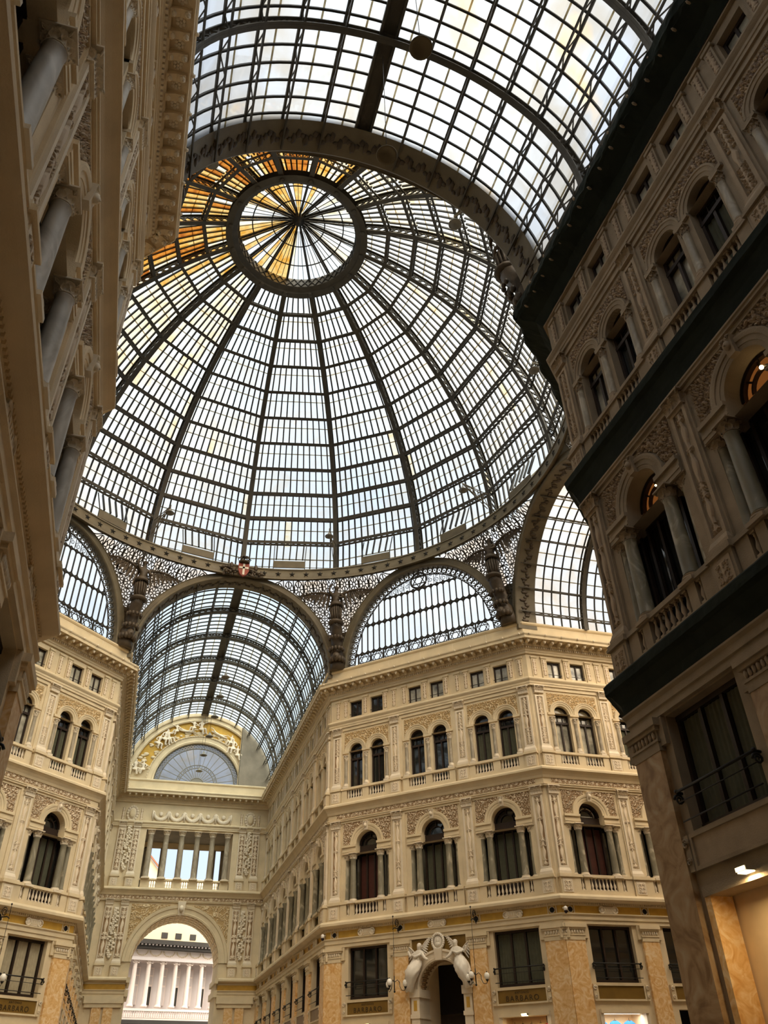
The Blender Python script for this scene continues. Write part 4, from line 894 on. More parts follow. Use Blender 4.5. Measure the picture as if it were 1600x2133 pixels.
# angel: robed, wings wide, one arm raised beside the head (local: front is -y, feet at z 0)
J = [(0, 0, 1.55, .24), (0, -.02, 1.95, .23), (0, -.02, 2.25, .25), (0, -.02, 2.48, .13), (0, -.04, 2.62, .085), (0, -.06, 2.82, .155), (0, -.05, 2.98, .11),
     (-.30, 0, 2.36, .11), (-.52, -.05, 2.72, .085), (-.40, -.10, 3.10, .065), (-.22, -.12, 3.28, .05), (.30, 0, 2.34, .11), (.50, -.12, 2.02, .085), (.34, -.32, 1.86, .065), (.18, -.38, 1.92, .05),
     (0, .02, 1.15, .33), (0, .02, .7, .30), (.02, .02, .3, .26), (.03, .02, 0, .24), (-.14, -.12, .06, .10), (.17, -.14, .04, .10)]
B_ = [(0, 1), (1, 2), (2, 3), (3, 4), (4, 5), (5, 6), (2, 7), (7, 8), (8, 9), (9, 10), (2, 11), (11, 12), (12, 13), (13, 14), (0, 15), (15, 16), (16, 17), (17, 18), (18, 19), (18, 20)]
ang_body = figure('angel_body', J, B_, 'bronze')
b = MB()      # a wing of layered feathers, root at origin reaching out along +x
for row, (n, ln, z0, dz, w_) in enumerate(((9, 1.25, .0, .0, .17), (10, .85, .12, .0, .15), (9, .5, .24, .0, .13))):
    for i in range(n):
        f = i/(n-1); x = .18+2.35*f; zt = z0*.6+.55*math.sin(f*1.9)*.7+.1; L_ = ln*(1-.62*f)+.12; dx = .30+.75*f*f
        p = Vector((x, .02-.03*row, zt)); q = Vector((x+dx*L_*.6, .05-.03*row, zt-L_*(1-.45*f)))
        d = (q-p).normalized(); sd = d.cross(Vector((0, 1, 0))).normalized(); R_ = []
        for u, wq in ((0, .6), (.3, 1), (.7, .95), (.93, .6), (1, .15)):
            c_ = p.lerp(q, u); R_.append([tuple(c_+sd*w_*wq*.6), tuple(c_+Vector((0, -.035, 0))), tuple(c_-sd*w_*wq*.6), tuple(c_+Vector((0, .03, 0)))])
        b.loft(R_, 'bronze', smooth=False)
b.tube([(0, 0, -.05), (.4, -.04, .30), (1.1, -.06, .52), (1.9, -.04, .56), (2.55, 0, .42)], [.12, .11, .09, .07, .04], 'bronze', 8); wingR = b.data('angel_wing')
b = MB(); b.v = [(-x, y, z) for x, y, z in wingR.vertices[0:0]] if False else []
wl = MB(); wl.v = [(-v.co.x, v.co.y, v.co.z) for v in wingR.vertices]; wl.mats = ['bronze']
for p_ in wingR.polygons: wl.face(list(p_.vertices)[::-1], 'bronze', p_.use_smooth)
wingL = wl.data('angel_wing_left')
b = MB()      # folds of the robe
for i in range(14):
    a = 2*PI*i/14; b.tube([(.26*math.cos(a), .02+.26*math.sin(a), 1.3), (.35*math.cos(a), .02+.35*math.sin(a), 1.0), (.33*math.cos(a+.1), .02+.33*math.sin(a+.1), .5), (.28*math.cos(a+.15), .02+.28*math.sin(a+.15), .02)], [.03, .05, .05, .04], 'bronze', 5)
b.lathe([(.27, 1.72), (.36, 1.58), (.42, 1.42), (.40, 1.30), (.33, 1.28)], 'bronze', 16, (0, 0, 0), caps=False); robe = b.data('angel_robe')
b = MB(); b.blob((0, .0, 2.86), (.175, .18, .18), 'bronze', 8); b.blob((0, .14, 2.78), (.11, .1, .12), 'bronze', 7); b.blob((0, -.215, 2.80), (.03, .04, .045), 'bronze', 5); hair = b.data('angel_hair')
b = MB()      # curved console rising from the parapet corner to the angel's feet
PTH = [(1.15, -3.55), (1.05, -3.0), (.85, -2.3), (.62, -1.6), (.38, -.95), (.12, -.45), (0, -.05)]
b.tube([(0, y, z) for y, z in PTH], [.62, .56, .50, .46, .42, .46, .50], 'bronze', 12)
for y, z, r in ((.95, -2.9, .30), (.72, -2.15, .24), (.45, -1.35, .2)):
    for i in range(7): a = PI+PI*i/6; b.blob((.5*math.cos(a), y-.25+.42*math.sin(a), z), (r*.6, r*.6, r*.8), 'bronze', 6)
b.blob((0, .30, -2.75), (.30, .26, .36), 'bronze', 8); b.blob((0, .08, -2.8), (.07, .1, .1), 'bronze', 6); b.lathe([(.40, -.30), (.58, -.22), (.60, -.08), (.52, 0)], 'bronze', 14)
cons = b.data('angel_console')
AL = {23.9: 'right of the far vault', 66.1: 'left of the right-hand vault', 113.9: 'right of the right-hand vault', 156.1: 'right above the near arch', 203.9: 'left above the near arch', 246.1: 'by the hidden left arm, near side', 293.9: 'by the hidden left arm, far side', 336.1: 'left of the far vault'}
for az, nm in AL.items():
    F = RZ(-math.radians(az)) @ T(0, 18.0, 30.95)
    t_ = thing('angel_statue', f'winged bronze angel on its console, {nm}', 'statue', F, 'bronze angels under the dome'); link('body', ang_body, t_, Matrix.Diagonal((1.15, 1.15, 1.03, 1))); link('wing', wingR, t_, T(.12, .22, 2.25)); link('wing', wingL, t_, T(-.12, .22, 2.25)); link('robe', robe, t_, Matrix.Diagonal((1.2, 1.2, 1, 1))); link('hair', hair, t_, Matrix.Diagonal((1.12, 1.12, 1.03, 1))); link('console', cons, t_)
# crowned shield on the crown of the far arch
t_ = thing('crowned_shield', 'red shield with white cross under a crown on the far arch', 'shield', T(0, RB-.35, 34.9))
b = MB(); o8 = [(-.42, .55), (.42, .55), (.42, -.1), (.25, -.45), (0, -.62), (-.25, -.45), (-.42, -.1)]; b.loft([[(x, -.10, z) for x, z in o8], [(x, .1, z) for x, z in o8]], 'shield_red', smooth=False); link('shield', b.data('shield'), t_)
b = MB(); b.box(-.08, .08, -.14, -.1, -.5, .5, 'shield_white'); b.box(-.36, .36, -.14, -.1, .06, .22, 'shield_white'); link('cross', b.data('shield_cross'), t_)
b = MB(); b.lathe([(.40, .58), (.44, .68), (.36, .74)], 'bronze', 14)
for i in range(8): a = 2*PI*i/8; b.tube([(.38*math.cos(a), .38*math.sin(a), .72), (.5*math.cos(a), .5*math.sin(a), .98), (.22*math.cos(a), .22*math.sin(a), 1.2), (0, 0, 1.18)], .045, 'bronze', 5)
b.blob((0, 0, 1.3), .1, 'bronze', 6); link('crown', b.data('shield_crown'), t_)
for sx in (-1, 1):
    b = MB()
    for i in range(30): b.blob((sx*(.5+1.1*random.random()), random.uniform(-.12, .1), random.uniform(-.5, .35)*(1-.2)-.15), (random.uniform(.09, .2), .1, random.uniform(.07, .14)), 'bronze', 5)
    b.blob((sx*.95, 0, .3), (.16, .12, .3), 'bronze', 6); link('laurel', b.data('shield_laurel'), t_)

# ---------------------------------------------------------------- end wall of the far arm
YE = A+LA; E0 = T(0, YE, 0); b = MB(); st = 'stone'
def q(x0, x1, z0, z1, y=0., m_=st): b.poly([(x0, y, z0), (x1, y, z0), (x1, y, z1), (x0, y, z1)], m_)
arch_panel(b, -7.5, 7.5, 0, 16.6, 0, 3.8, 11.7, 0, 4.2, st, 30)
for x0, x1 in ((-7.5, -4.1), (4.1, 7.5)): q(x0, x1, 16.6, 22.8)
q(-4.1, 4.1, 16.6, 17.6); q(-7.5, 7.5, 22.8, 25.3)
for x in (-4.1, 4.1): b.poly([(x, 0, 17.6), (x, 5, 17.6), (x, 5, 22.8), (x, 0, 22.8)], st)
b.poly([(-4.1, 0, 22.78), (4.1, 0, 22.78), (4.1, 5, 22.78), (-4.1, 5, 22.78)], 'plaster_grey'); b.poly([(-4.1, 0, 17.6), (-4.1, 5, 17.6), (4.1, 5, 17.6), (4.1, 0, 17.6)], st)
for x0, x1, z0, z1 in ((-7.5, -4.1, 0, 27.4), (4.1, 7.5, 0, 27.4), (-4.1, 4.1, 15.7, 17.6), (-4.1, 4.1, 22.2, 27.4)): q(x0, x1, z0, z1, 4.6, 'stone_shadow')
for i in range(5): q(-4.1+i*1.64, -3.55+i*1.64, 17.6, 22.3, 4.6, 'plaster_grey')
q(3.5, 4.1, 17.6, 22.3, 4.6, 'plaster_grey')
struct('wall_north', b.data('wall_north'), E0)
o = struct(num('trim'), None, E0); b = MB()
for x0, x1 in ((-7.5, -3.9), (3.9, 7.5)):
    k0, k1 = (1, 0) if x0 < 0 else (0, -1); b.mould(P_SLAB1, x0, x1, k0, k1, st, {7: 'gold_panel'})
    xe = x1 if x0 < 0 else x0
    b.mould([(p*.9, z) for p, z in P_SLAB1], 0, 4, 0, 0, st) if False else None
    for z0, z1, p in ((9.1, 9.6, .22), (10.1, 10.5, .45)): b.box(min(xe, xe-.3*(1 if x0 > 0 else -1)), max(xe, xe-.3*(1 if x0 > 0 else -1)), -p, 4.2, z0, z1, st)
b.mould(P_SLAB2, -7.5, 7.5, 1, -1, st)
link('mouldings', b.data('end_mouldings'), o)
for x in (-5.2, 0, 5.2): link('frieze_relief', D['frz'], o, T(x, -.065, 16.685) @ Matrix.Diagonal((1.1, 1, 1, 1)))
t_ = thing('cornice', 'top cornice with parapet on the far end wall', 'cornice', E0); b = MB(); b.mould(P_COR, -7.5, 7.5, 1, -1, st); b.mould(P_PAR, -7.5, 7.5, 1, -1, st); link('cornice_moulding', b.data('end_cornice'), t_)
b = MB(); [b.box(-6.9+i*.17, -6.81+i*.17, -.29, -.2, 25.56, 25.68, 'stone_pale') for i in range(82)]; link('dentil_course', b.data('end_dentils'), t_)
for i in range(22): link('modillion', D['modil'], t_, T(-6.2+i*.59, 0, 25.86))
b = MB(); b.mould(P_STR, -7.5, 7.5, 1, -1, st); struct(num('trim'), b.data('end_string'), E0)
t_ = thing('arch_surround', 'great round archway in the far end wall, with carved keystone', 'arch', E0 @ T(0, 0, 11.7)); b = MB(); R_ = 3.8
b.arc_mould([(R_-.02, -.02), (R_-.02, .06), (R_+.12, .1), (R_+.16, .06), (R_+.5, .09), (R_+.54, .16), (R_+.75, .2), (R_+.8, 0)], 0, 0, 0, PI, 40, st); link('archivolt', b.data('end_archivolt'), t_)
b = MB(); b.loft([[(-.25, -.25, 3.75), (.25, -.25, 3.75), (.25, 0, 3.75), (-.25, 0, 3.75)], [(-.36, -.42, 4.85), (.36, -.42, 4.85), (.36, 0, 4.85), (-.36, 0, 4.85)]], 'stone_pale', smooth=False); b.blob((0, -.4, 4.25), (.2, .2, .28), 'stone_pale', 8); link('keystone', b.data('end_key'), t_)
b = MB(); n = 26    # coffered soffit
for i in range(n):
    a = PI*(i+.5)/n
    for y in (.6, 1.6, 2.6, 3.6): b.box(-.16, .16, y-.36, y+.36, 0, .05, 'stone_shadow', T(0, 0, 0) @ Matrix.Rotation(PI/2-a, 4, 'Y') @ T(0, 0, 3.74))
link('soffit_coffers', b.data('end_coffers'), t_)
def kE(sx):
    def f(u, v): x = (u-.5)*3.4+sx*2.7; z = v*4.6; return math.hypot(x, z) > 4.65
    return f
for sx in (-1, 1): link('spandrel_relief', relief_panel('end_spandrel', 3.4, 4.6, .7, .1, .05, 2.+sx, False, False, kE(sx), 'relief_gold'), t_, T(sx*2.7, -.01, 0))
D['e_rel'] = relief_panel('e_rel', .5, 4.0, .42, .08, .032, 4.9, True, figures=[(.4, 1.), (2., 1.1)]); D['e_rel2'] = relief_panel('e_rel2', .45, 3.6, .42, .08, .032, 2.9, True)
b = MB()
for i in range(26):
    f = i/25; w_ = .10+.26*math.sin(PI*f)**.6
    for k in range(3): b.blob((random.uniform(-w_, w_), -.08, 3.8*(1-f)), (.12, .10, .12), 'stone_pale', 5)
b.box(-.2, .2, -.1, 0, 3.7, 4.0, 'stone_pale'); drop = b.data('fruit_drop')
for sx, sn in ((-1, 'left'), (1, 'right')):
    for lv, (z0, kk, hh) in enumerate(((10.52, 'e_rel', 4.2), (17.63, 'e_rel2', 3.8))):
        fl = ('lower', 'upper')[lv]
        for x, nm in ((5.0, 'inner'), (6.35, 'outer')):
            t_ = thing('pilaster', f'carved {fl} {nm} pilaster on the {sn} of the far end wall', 'pilaster', E0 @ T(sx*x, 0, 0), 'pilasters of the far end wall')
            pd = link('pedestal', D['p2_ped'], t_, T(0, 0, z0)); link('pedestal_relief', D['ped_rel'], pd, T(0, -.25, .14)); link('base', D['p_base'], t_, T(0, 0, z0+1.02)); bb = MB(); bb.box(-.33, .33, -.12, 0, 0, hh+.2, 'stone_pale'); link('shaft', bb.data('end_shaft'), t_, T(0, 0, z0+1.35)); link('shaft_relief', D[kk], t_, T(0, -.125, z0+1.45)); link('capital', D['p1_cap'], t_, T(0, 0, z0+1.35+hh+.1))
        tag(link('fruit_drop', drop, None, E0 @ T(sx*5.67, -.02, z0+1.5)), f'hanging drop of carved fruit, {fl} {sn} side of the far end wall', 'carving', 'fruit drops of the far end wall')
    t_ = thing('marble_pier', f'veined marble pier left of the far archway' if sx < 0 else 'veined marble pier right of the far archway', 'pier', E0 @ T(sx*5.5, 0, 0)); bb = MB(); bb.box(-.85, -.1, -.16, 0, 0, 8.3, 'marble_ochre'); bb.box(.1, .85, -.16, 0, 0, 8.3, 'marble_ochre'); link('shaft', bb.data('end_pier'), t_); bb = MB(); bb.box(-1.5, 1.5, -.2, 0, 8.3, 8.6, 'stone'); bb.box(-1.6, 1.6, -.28, 0, 8.6, 9.1, 'stone'); link('capital', bb.data('end_piercap'), t_)
    t_ = thing('shield_relief', f'oval carved shield on the {sn} of the garland panel', 'carving', E0 @ T(sx*5.65, 0, 24.15)); bb = MB(); bb.blob((0, -.06, 0), (.36, .16, .55), 'stone_pale', 12); bb.blob((0, -.2, 0), (.27, .06, .4), 'stone', 10)
    for i in range(16): a = 2*PI*i/16; bb.blob((.46*math.cos(a), -.05, .64*math.sin(a)), (.14, .1, .14), 'stone_pale', 6)
    link('oval', bb.data('end_shield'), t_)
    for k in (-1, 1): link('side_relief', D['at_rel'], t_, T(k*.85, -.02, -.6))
t_ = thing('garland_panel', 'long carved panel of hanging garlands above the loggia', 'carving', E0 @ T(0, 0, 24)); b = MB(); b.box(-4.0, 4.0, -.05, 0, -.62, .58, 'stone'); link('panel', b.data('garland_back'), t_)
b = MB()
for i in range(5):
    c = (i-2)*1.5
    for j in range(17): a = PI*j/16; b.blob((c+.62*math.cos(a), -.12, .30-.6*math.sin(a)), (.12+.08*math.sin(a), .12, .12+.07*math.sin(a)), 'stone_pale', 6)
    b.blob((c, -.1, .22), (.2, .1, .22), 'stone_pale', 7)
    for sx in (-1, 1): b.tube([(c+sx*.72, -.1, .5), (c+sx*.76, -.12, .1), (c+sx*.70, -.1, -.45)], [.12, .09, .05], 'stone_pale', 6)
link('garland', b.data('garlands'), t_)
D['lc_sh'] = col_shaft(.27, .23, 3.7, 'marble_grey').data('lc_sh')
put('lc_cap', round_capital(.23, .42, 'stone_pale')); put('lc_base', col_base(.27, .2, 'stone_pale'))
for i, x in enumerate((-3.62, -2.18, -.72, .74, 2.18, 3.64)):
    col_thing('N', 0, 0, E0, x, .12, 18.45, f'grey loggia column in the far end wall, {ORD[i]} from the left', 'loggia columns', False, 'lc_sh', 'lc_cap', 'lc_base', 3.7, .2, '')
t_ = thing('balustrade', 'loggia balustrade above the far archway', 'balustrade', E0 @ T(0, 0, 17.6)); b = MB(); b.box(-4.1, 4.1, 0, .25, 0, .12, st); b.box(-4.1, 4.1, -.05, .3, .72, .86, st)
for x in (-3.62, -2.18, -.72, .74, 2.18, 3.64): b.box(x-.38, x+.38, 0, .25, .1, .75, st)
link('rail', b.data('loggia_rail'), t_)
for i in range(5):
    for j in range(4): link('baluster', D['bal2'], t_, T(-2.9+i*1.455+(j-1.5)*.2, .12, .12))
# tympanum with gilded ground, figures, fan window, patch of bare grey plaster
t_ = thing('tympanum', 'half-round gilded tympanum with white relief figures at the far end', 'relief', E0 @ T(0, .1, 27.3)); b = MB(); n = 40
for i in range(n):
    a, e = PI*i/n, PI*(i+1)/n; 
    for r0, r1, m_ in ((4.35, 6.55, 'gold_panel' if 8 < i < 36 else 'stone'), (6.55, 7.4, 'stone')):
        b.poly([(r1*math.cos(e), 0, r1*math.sin(e)), (r0*math.cos(e), 0, r0*math.sin(e)), (r0*math.cos(a), 0, r0*math.sin(a)), (r1*math.cos(a), 0, r1*math.sin(a))][::-1], m_)
b.arc_mould([(4.25, -.3), (4.25, .15), (4.4, .2), (4.5, .12), (4.85, .12), (4.9, .2), (5.0, .2), (5.02, 0)], 0, 0, 0, PI, 40, st); b.arc_mould([(6.5, 0), (6.5, .18), (6.62, .24), (6.7, .14), (7.0, .14), (7.05, .26), (7.35, .3), (7.4, 0)], 0, 0, 0, PI, 40, st)
for i in range(60): a = PI*(i+.5)/60; b.blob((4.95*math.cos(a), -.2, 4.95*math.sin(a)), .06, 'stone_pale', 4)
link('ground', b.data('tympanum_ground'), t_)
b = MB(); b.poly([(4.05, -.34, -.1), (7.6, -.34, -.1)]+[(7.45*math.cos(i*.997/14), -.34, 7.45*math.sin(i*.997/14)) for i in range(15)], 'plaster_grey'); b.box(4.02, 4.1, -.34, .1, -.1, 6.2, 'stone'); link('plaster_patch', b.data('plaster_patch'), t_)
def fig_seat(nm, m_, arm=1):
    return figure(nm, [(0, 0, .62, .15), (.02, 0, .95, .15), (.03, -.02, 1.18, .16), (.03, -.02, 1.33, .07), (.05, -.04, 1.46, .10), (.06, -.04, 1.56, .08), (.22, 0, 1.2, .07), (.45, -.08, 1.25*arm+.0*(1-arm), .055), (.72, -.12, 1.38, .045), (-.2, 0, 1.18, .07), (-.32, -.1, .92, .055), (-.15, -.18, .78, .045),
        (.12, -.05, .58, .13), (.45, -.15, .62, .11), (.52, -.1, .2, .08), (.66, -.16, .08, .06), (-.1, -.05, .56, .13), (.18, -.2, .5, .11), (.2, -.15, .1, .08), (.34, -.2, .02, .06)],
        [(0, 1), (1, 2), (2, 3), (3, 4), (4, 5), (2, 6), (6, 7), (7, 8), (2, 9), (9, 10), (10, 11), (0, 12), (12, 13), (13, 14), (14, 15), (0, 16), (16, 17), (17, 18), (18, 19)], m_, 0, 1)
fs = fig_seat('seated_relief', 'stone_pale')
def fly(nm, m_): return figure(nm, [(0, 0, 0, .13), (.25, 0, .06, .14), (.45, 0, .1, .14), (.58, 0, .12, .06), (.7, -.03, .16, .1), (.78, -.03, .18, .07), (.45, -.1, .25, .06), (.7, -.14, .42, .05), (.95, -.14, .45, .04), (-.3, 0, -.05, .12), (-.7, -.02, -.12, .09), (-1.05, 0, -.10, .06), (-.3, .05, .03, .1), (-.65, .05, .08, .08), (-.95, .03, .12, .05)], [(0, 1), (1, 2), (2, 3), (3, 4), (4, 5), (2, 6), (6, 7), (7, 8), (0, 9), (9, 10), (10, 11), (0, 12), (12, 13), (13, 14)], m_, 0, 1)
ff = fly('flying_relief', 'stone_pale'); MX = Matrix.Diagonal((-1, 1, 1, 1))
for i, (x, z, s, fl, me, ry) in enumerate(((-6.15, .55, 1.0, 0, fs, 0), (-5.35, .62, .9, 1, fs, 0), (-4.5, 3.35, 1.0, 0, fs, .3), (-3.85, 3.75, 1.1, 0, fs, .2), (-3.2, 3.85, 1.0, 0, fs, -.2), (-2.6, 4.85, .8, 1, fs, 0), (-.2, 5.1, 1.05, 0, fs, 0), (-.9, 5.3, .85, 1, fs, 0), (1.6, 5.3, 1.0, 1, ff, .2), (-1.5, 5.35, 1.0, 0, ff, .25), (3.3, 3.3, 1.1, 1, fs, 0), (3.75, 2.7, 1.0, 0, fs, 0), (2.9, 4.1, .8, 1, fs, .2))):
    link('relief_figure', me, t_, T(x, -.12, z) @ Matrix.Rotation(ry, 4, 'Y') @ (MX if fl else Matrix()) @ Matrix.Scale(s, 4))
b = MB()
for i in range(70):
    a = PI*random.uniform(.30, .97); r = random.uniform(5.1, 5.5) if a < 2.4 else random.uniform(5.1, 6.3); b.blob((r*math.cos(a), -.03, r*math.sin(a)), (random.uniform(.12, .3), .08, random.uniform(.08, .2)), 'stone', 6)
link('relief_clouds', b.data('relief_clouds'), t_)
t_ = thing('fan_window', 'half-round fan window with ornate rim in the far tympanum', 'window', E0 @ T(0, .35, 27.3)); g = MB(); g.poly([(4.3*math.cos(PI*i/30), 0, 4.3*math.sin(PI*i/30)) for i in range(31)], 'glass_near'); link('glass', g.data('fan_glass'), t_)
b = MB()
for i in range(17): a = PI*i/16; b.bar((.75*math.cos(a), -.05, .75*math.sin(a)), (3.75*math.cos(a), -.05, 3.75*math.sin(a)), .055, .06, 'lamp_grey', (0, 1, 0))
for r in (.75, 1.75, 2.05, 3.75, 4.2): b.tube([(r*math.cos(PI*i/40), -.05, r*math.sin(PI*i/40)) for i in range(41)], .05 if r < 3 else .07, 'lamp_grey', 5)
b.poly([(.75*math.cos(PI*i/16), -.06, .75*math.sin(PI*i/16)) for i in range(17)], 'lamp_grey')
for i in range(40): a = PI*(i+.5)/40; ring(b, (3.98*math.cos(a), 3.98*math.sin(a)), .14, .035, 'lamp_grey', -.05, 8); b.blob((3.98*math.cos(a), -.05, 3.98*math.sin(a)), .06, 'lamp_grey', 5)
for i in range(24): a = PI*(i+.5)/24; b.blob((1.9*math.cos(a), -.05, 1.9*math.sin(a)), (.05, .04, .09), 'lamp_grey', 5)
link('fan_bars', b.data('fan_bars'), t_)

# ---------------------------------------------------------------- floor and the closed ends of the other arms
b = MB(); b.box(-48, 48, -48, 48, -.3, 0, 'floor'); struct('floor', b.data('floor'))
for nm, M_ in (('wall_east', frame(A+LA, W, -90)), ('wall_south', frame(W, -A-LA, 180)), ('wall_west', frame(-A-LA, -W, 90))):
    b = MB(); b.poly([(0, 0, 0), (15, 0, 0), (15, 0, 27.3)]+[(7.5+7.5*math.cos(PI*i/20), 0, 27.3+7.5*math.sin(PI*i/20)) for i in range(1, 20)]+[(0, 0, 27.3)], 'plain_wall'); struct(nm, b.data(nm), M_)

# ---------------------------------------------------------------- portal in the facade right of the far vault
FNE = WALLS['NE'][0]; PC = (NEB[1][0]+NEB[1][1])/2; PB = FNE @ T(PC, 0, 0)
t_ = thing('portal_arch', 'arched shop portal in the ground floor, pale moulded surround', 'arch', PB); b = MB()
b.arc_mould([(1.358, -.02), (1.358, .08), (1.46, .12), (1.5, .08), (1.74, .10), (1.78, .17), (1.88, .17), (1.9, 0)], 0, 6.6, 0, PI, 28, 'stone_pale')
for sx in (-1, 1):
    x0, x1 = sorted((sx*1.37, sx*1.86)); b.box(x0, x1, -.12, 1.2, 0, 6.2, 'stone_pale'); b.box(min(x0, x1)-.07, max(x0, x1)+.07, -.2, 1.2, 6.2, 6.6, 'stone_pale'); b.box(x0-.05, x1+.05, -.18, 1.2, 5.2, 5.4, 'stone_pale'); b.box(x0+.14, x1-.14, -.13, -.1, 5.55, 6.05, 'gold_panel')
b.loft([[(-.2, -.22, 7.92), (.2, -.22, 7.92), (.2, 0, 7.92), (-.2, 0, 7.92)], [(-.25, -.28, 8.5), (.25, -.28, 8.5), (.25, 0, 8.5), (-.25, 0, 8.5)]], 'stone_pale', smooth=False); link('surround', b.data('portal_surround'), t_)
b = MB(); b.grid(lambda u, v: (-2.1+4.2*u, -.03, 6.6+2.48*v), 84, 50, 'gold_dark', lambda u, v: math.hypot(-2.1+4.2*u, 2.48*v) > 1.7 and v > .2); link('ground', b.data('portal_ground'), t_)
b = MB(); N = 40
for i in range(N):
    a = PI*(i+.5)/N; b.blob((1.36*math.cos(a), .5, 6.6+1.36*math.sin(a)), (.06, .36+.1*math.sin(3*i), .06), 'relief', 5)
link('soffit_carving', b.data('portal_soffit'), t_)
b = MB(); b.box(-1.37, 1.37, 3.0, 3.1, 0, 8, 'wood'); b.box(-1.5, -1.37, 1.2, 3.1, 0, 8, 'stone_shadow'); b.box(1.37, 1.5, 1.2, 3.1, 0, 8, 'stone_shadow'); b.box(-1.5, 1.5, 1.2, 3.1, 8, 8.1, 'stone_shadow'); b.box(-1.37, 1.37, 2.6, 3.0, 4.9, 5.5, 'stone_shadow')
for i in range(9): b.lathe([(.05, 0), (.07, .15), (.03, .4)], 'stone', 6, (-1+i*.24, 2.7, 5.7))
link('passage', b.data('portal_passage'), t_)
def lounge(nm):   # half-reclining figure leaning on the arch, wings built apart
    return figure(nm, [(0, 0, 0, .22), (.10, -.02, .28, .20), (.20, -.05, .56, .23), (.24, -.06, .78, .10), (.27, -.10, .93, .13), (.29, -.11, 1.06, .12), (.44, -.08, .62, .11), (.62, -.18, .36, .085), (.86, -.2, .22, .07), (-.04, -.04, .62, .10), (-.30, -.12, .48, .085), (-.42, -.16, .78, .06),
        (-.16, -.16, -.10, .20), (-.02, -.30, -.46, .16), (-.24, -.22, -.85, .11), (-.30, -.28, -1.02, .07), (-.34, -.08, -.16, .19), (-.50, -.16, -.60, .15), (-.56, -.12, -1.10, .10), (-.60, -.2, -1.28, .07)],
        [(0, 1), (1, 2), (2, 3), (3, 4), (4, 5), (2, 6), (6, 7), (7, 8), (2, 9), (9, 10), (10, 11), (0, 12), (12, 13), (13, 14), (14, 15), (0, 16), (16, 17), (17, 18), (18, 19)], 'white_marble')
lg = lounge('reclining_body'); wt = {'bronze': 'white_marble'}; wRw, wLw = remat(wingR, wt, 'marble_wing'), remat(wingL, wt, 'marble_wing_left')
b = MB()
P_ = [Vector(p_) for p_ in ((.14, -.04, .30), (.08, -.10, .12), (-.02, -.20, -.10), (-.14, -.34, -.36), (-.24, -.30, -.66), (-.38, -.18, -.95), (-.48, -.12, -1.22))]; RR_ = (.22, .30, .36, .36, .29, .24, .26)
b.loft([[tuple(p_+Vector((r_*math.cos(a_)*(1+.16*math.sin(7*a_+2.2*n_)), r_*.85*math.sin(a_)*(1+.16*math.sin(7*a_+2.2*n_)), -.35*r_*math.cos(a_)))) for a_ in [2*PI*q_/42 for q_ in range(42)]] for n_, (p_, r_) in enumerate(zip(P_, RR_))], 'white_marble')
b.tube([(-.2, -.12, .55), (.1, -.28, .42), (.42, -.2, .55)], [.06, .08, .06], 'white_marble', 6); drape = b.data('marble_drapery')
b = MB(); b.blob((.28, -.06, 1.0), (.15, .15, .15), 'white_marble', 8); b.blob((.30, -.23, .96), (.025, .035, .04), 'white_marble', 5); mh = b.data('marble_hair')
for sx, sn in ((-1, 'left'), (1, 'right')):
    t_ = thing('reclining_statue', f'white winged marble figure reclining on the {sn} of the portal arch', 'statue', PB @ T(sx*1.42, -.22, 7.72) @ (Matrix() if sx < 0 else MX), 'portal figures'); link('body', lg, t_); link('drapery', drape, t_); link('hair', mh, t_)
    link('wing', wRw, t_, T(.25, .10, .6) @ Matrix.Rotation(-.75, 4, 'Y') @ Matrix.Scale(.36, 4)); link('wing', wLw, t_, T(-.05, .10, .55) @ Matrix.Rotation(.45, 4, 'Y') @ Matrix.Scale(.40, 4))
t_ = thing('wreath_medallion', 'white marble wreath medallion between the two portal figures', 'carving', PB @ T(0, -.16, 8.86)); b = MB()
for i in range(24): a = 2*PI*i/24; b.blob((.36*math.cos(a), 0, .40*math.sin(a)), (.085, .09, .085), 'white_marble', 6)
link('wreath', b.data('wreath'), t_); b = MB(); b.blob((0, .03, 0), (.28, .06, .32), 'white_marble', 10); b.blob((0, -.03, .05), (.1, .07, .13), 'white_marble', 8); b.blob((0, -.03, -.14), (.16, .07, .12), 'white_marble', 8); link('bust', b.data('bust'), t_)

# ---------------------------------------------------------------- lettering on the two gold fascias
def lettering(txt, size, x, z, parent, y=-.056):
    c = bpy.data.curves.new('lettering', 'FONT'); c.body = txt; c.size = size; c.align_x = 'CENTER'; c.extrude = .008; c.space_character = 1.25
    o = bpy.data.objects.new('lettering', c); COL.objects.link(o); me = bpy.data.meshes.new_from_object(o.evaluated_get(bpy.context.evaluated_depsgraph_get())); bpy.data.objects.remove(o); me.materials.clear(); me.materials.append(MATS['letter_dark'])
    link('lettering', me, parent, T(x, y, z) @ Matrix.Rotation(PI/2, 4, 'X'))
for k in (('NE', 0), ('NE', 2), ('NW', 2)): lettering('BARBARO', .36, 0, 5.68, signs[k]); lettering('ANTONIO', .15, 0, 6.01, signs[k])

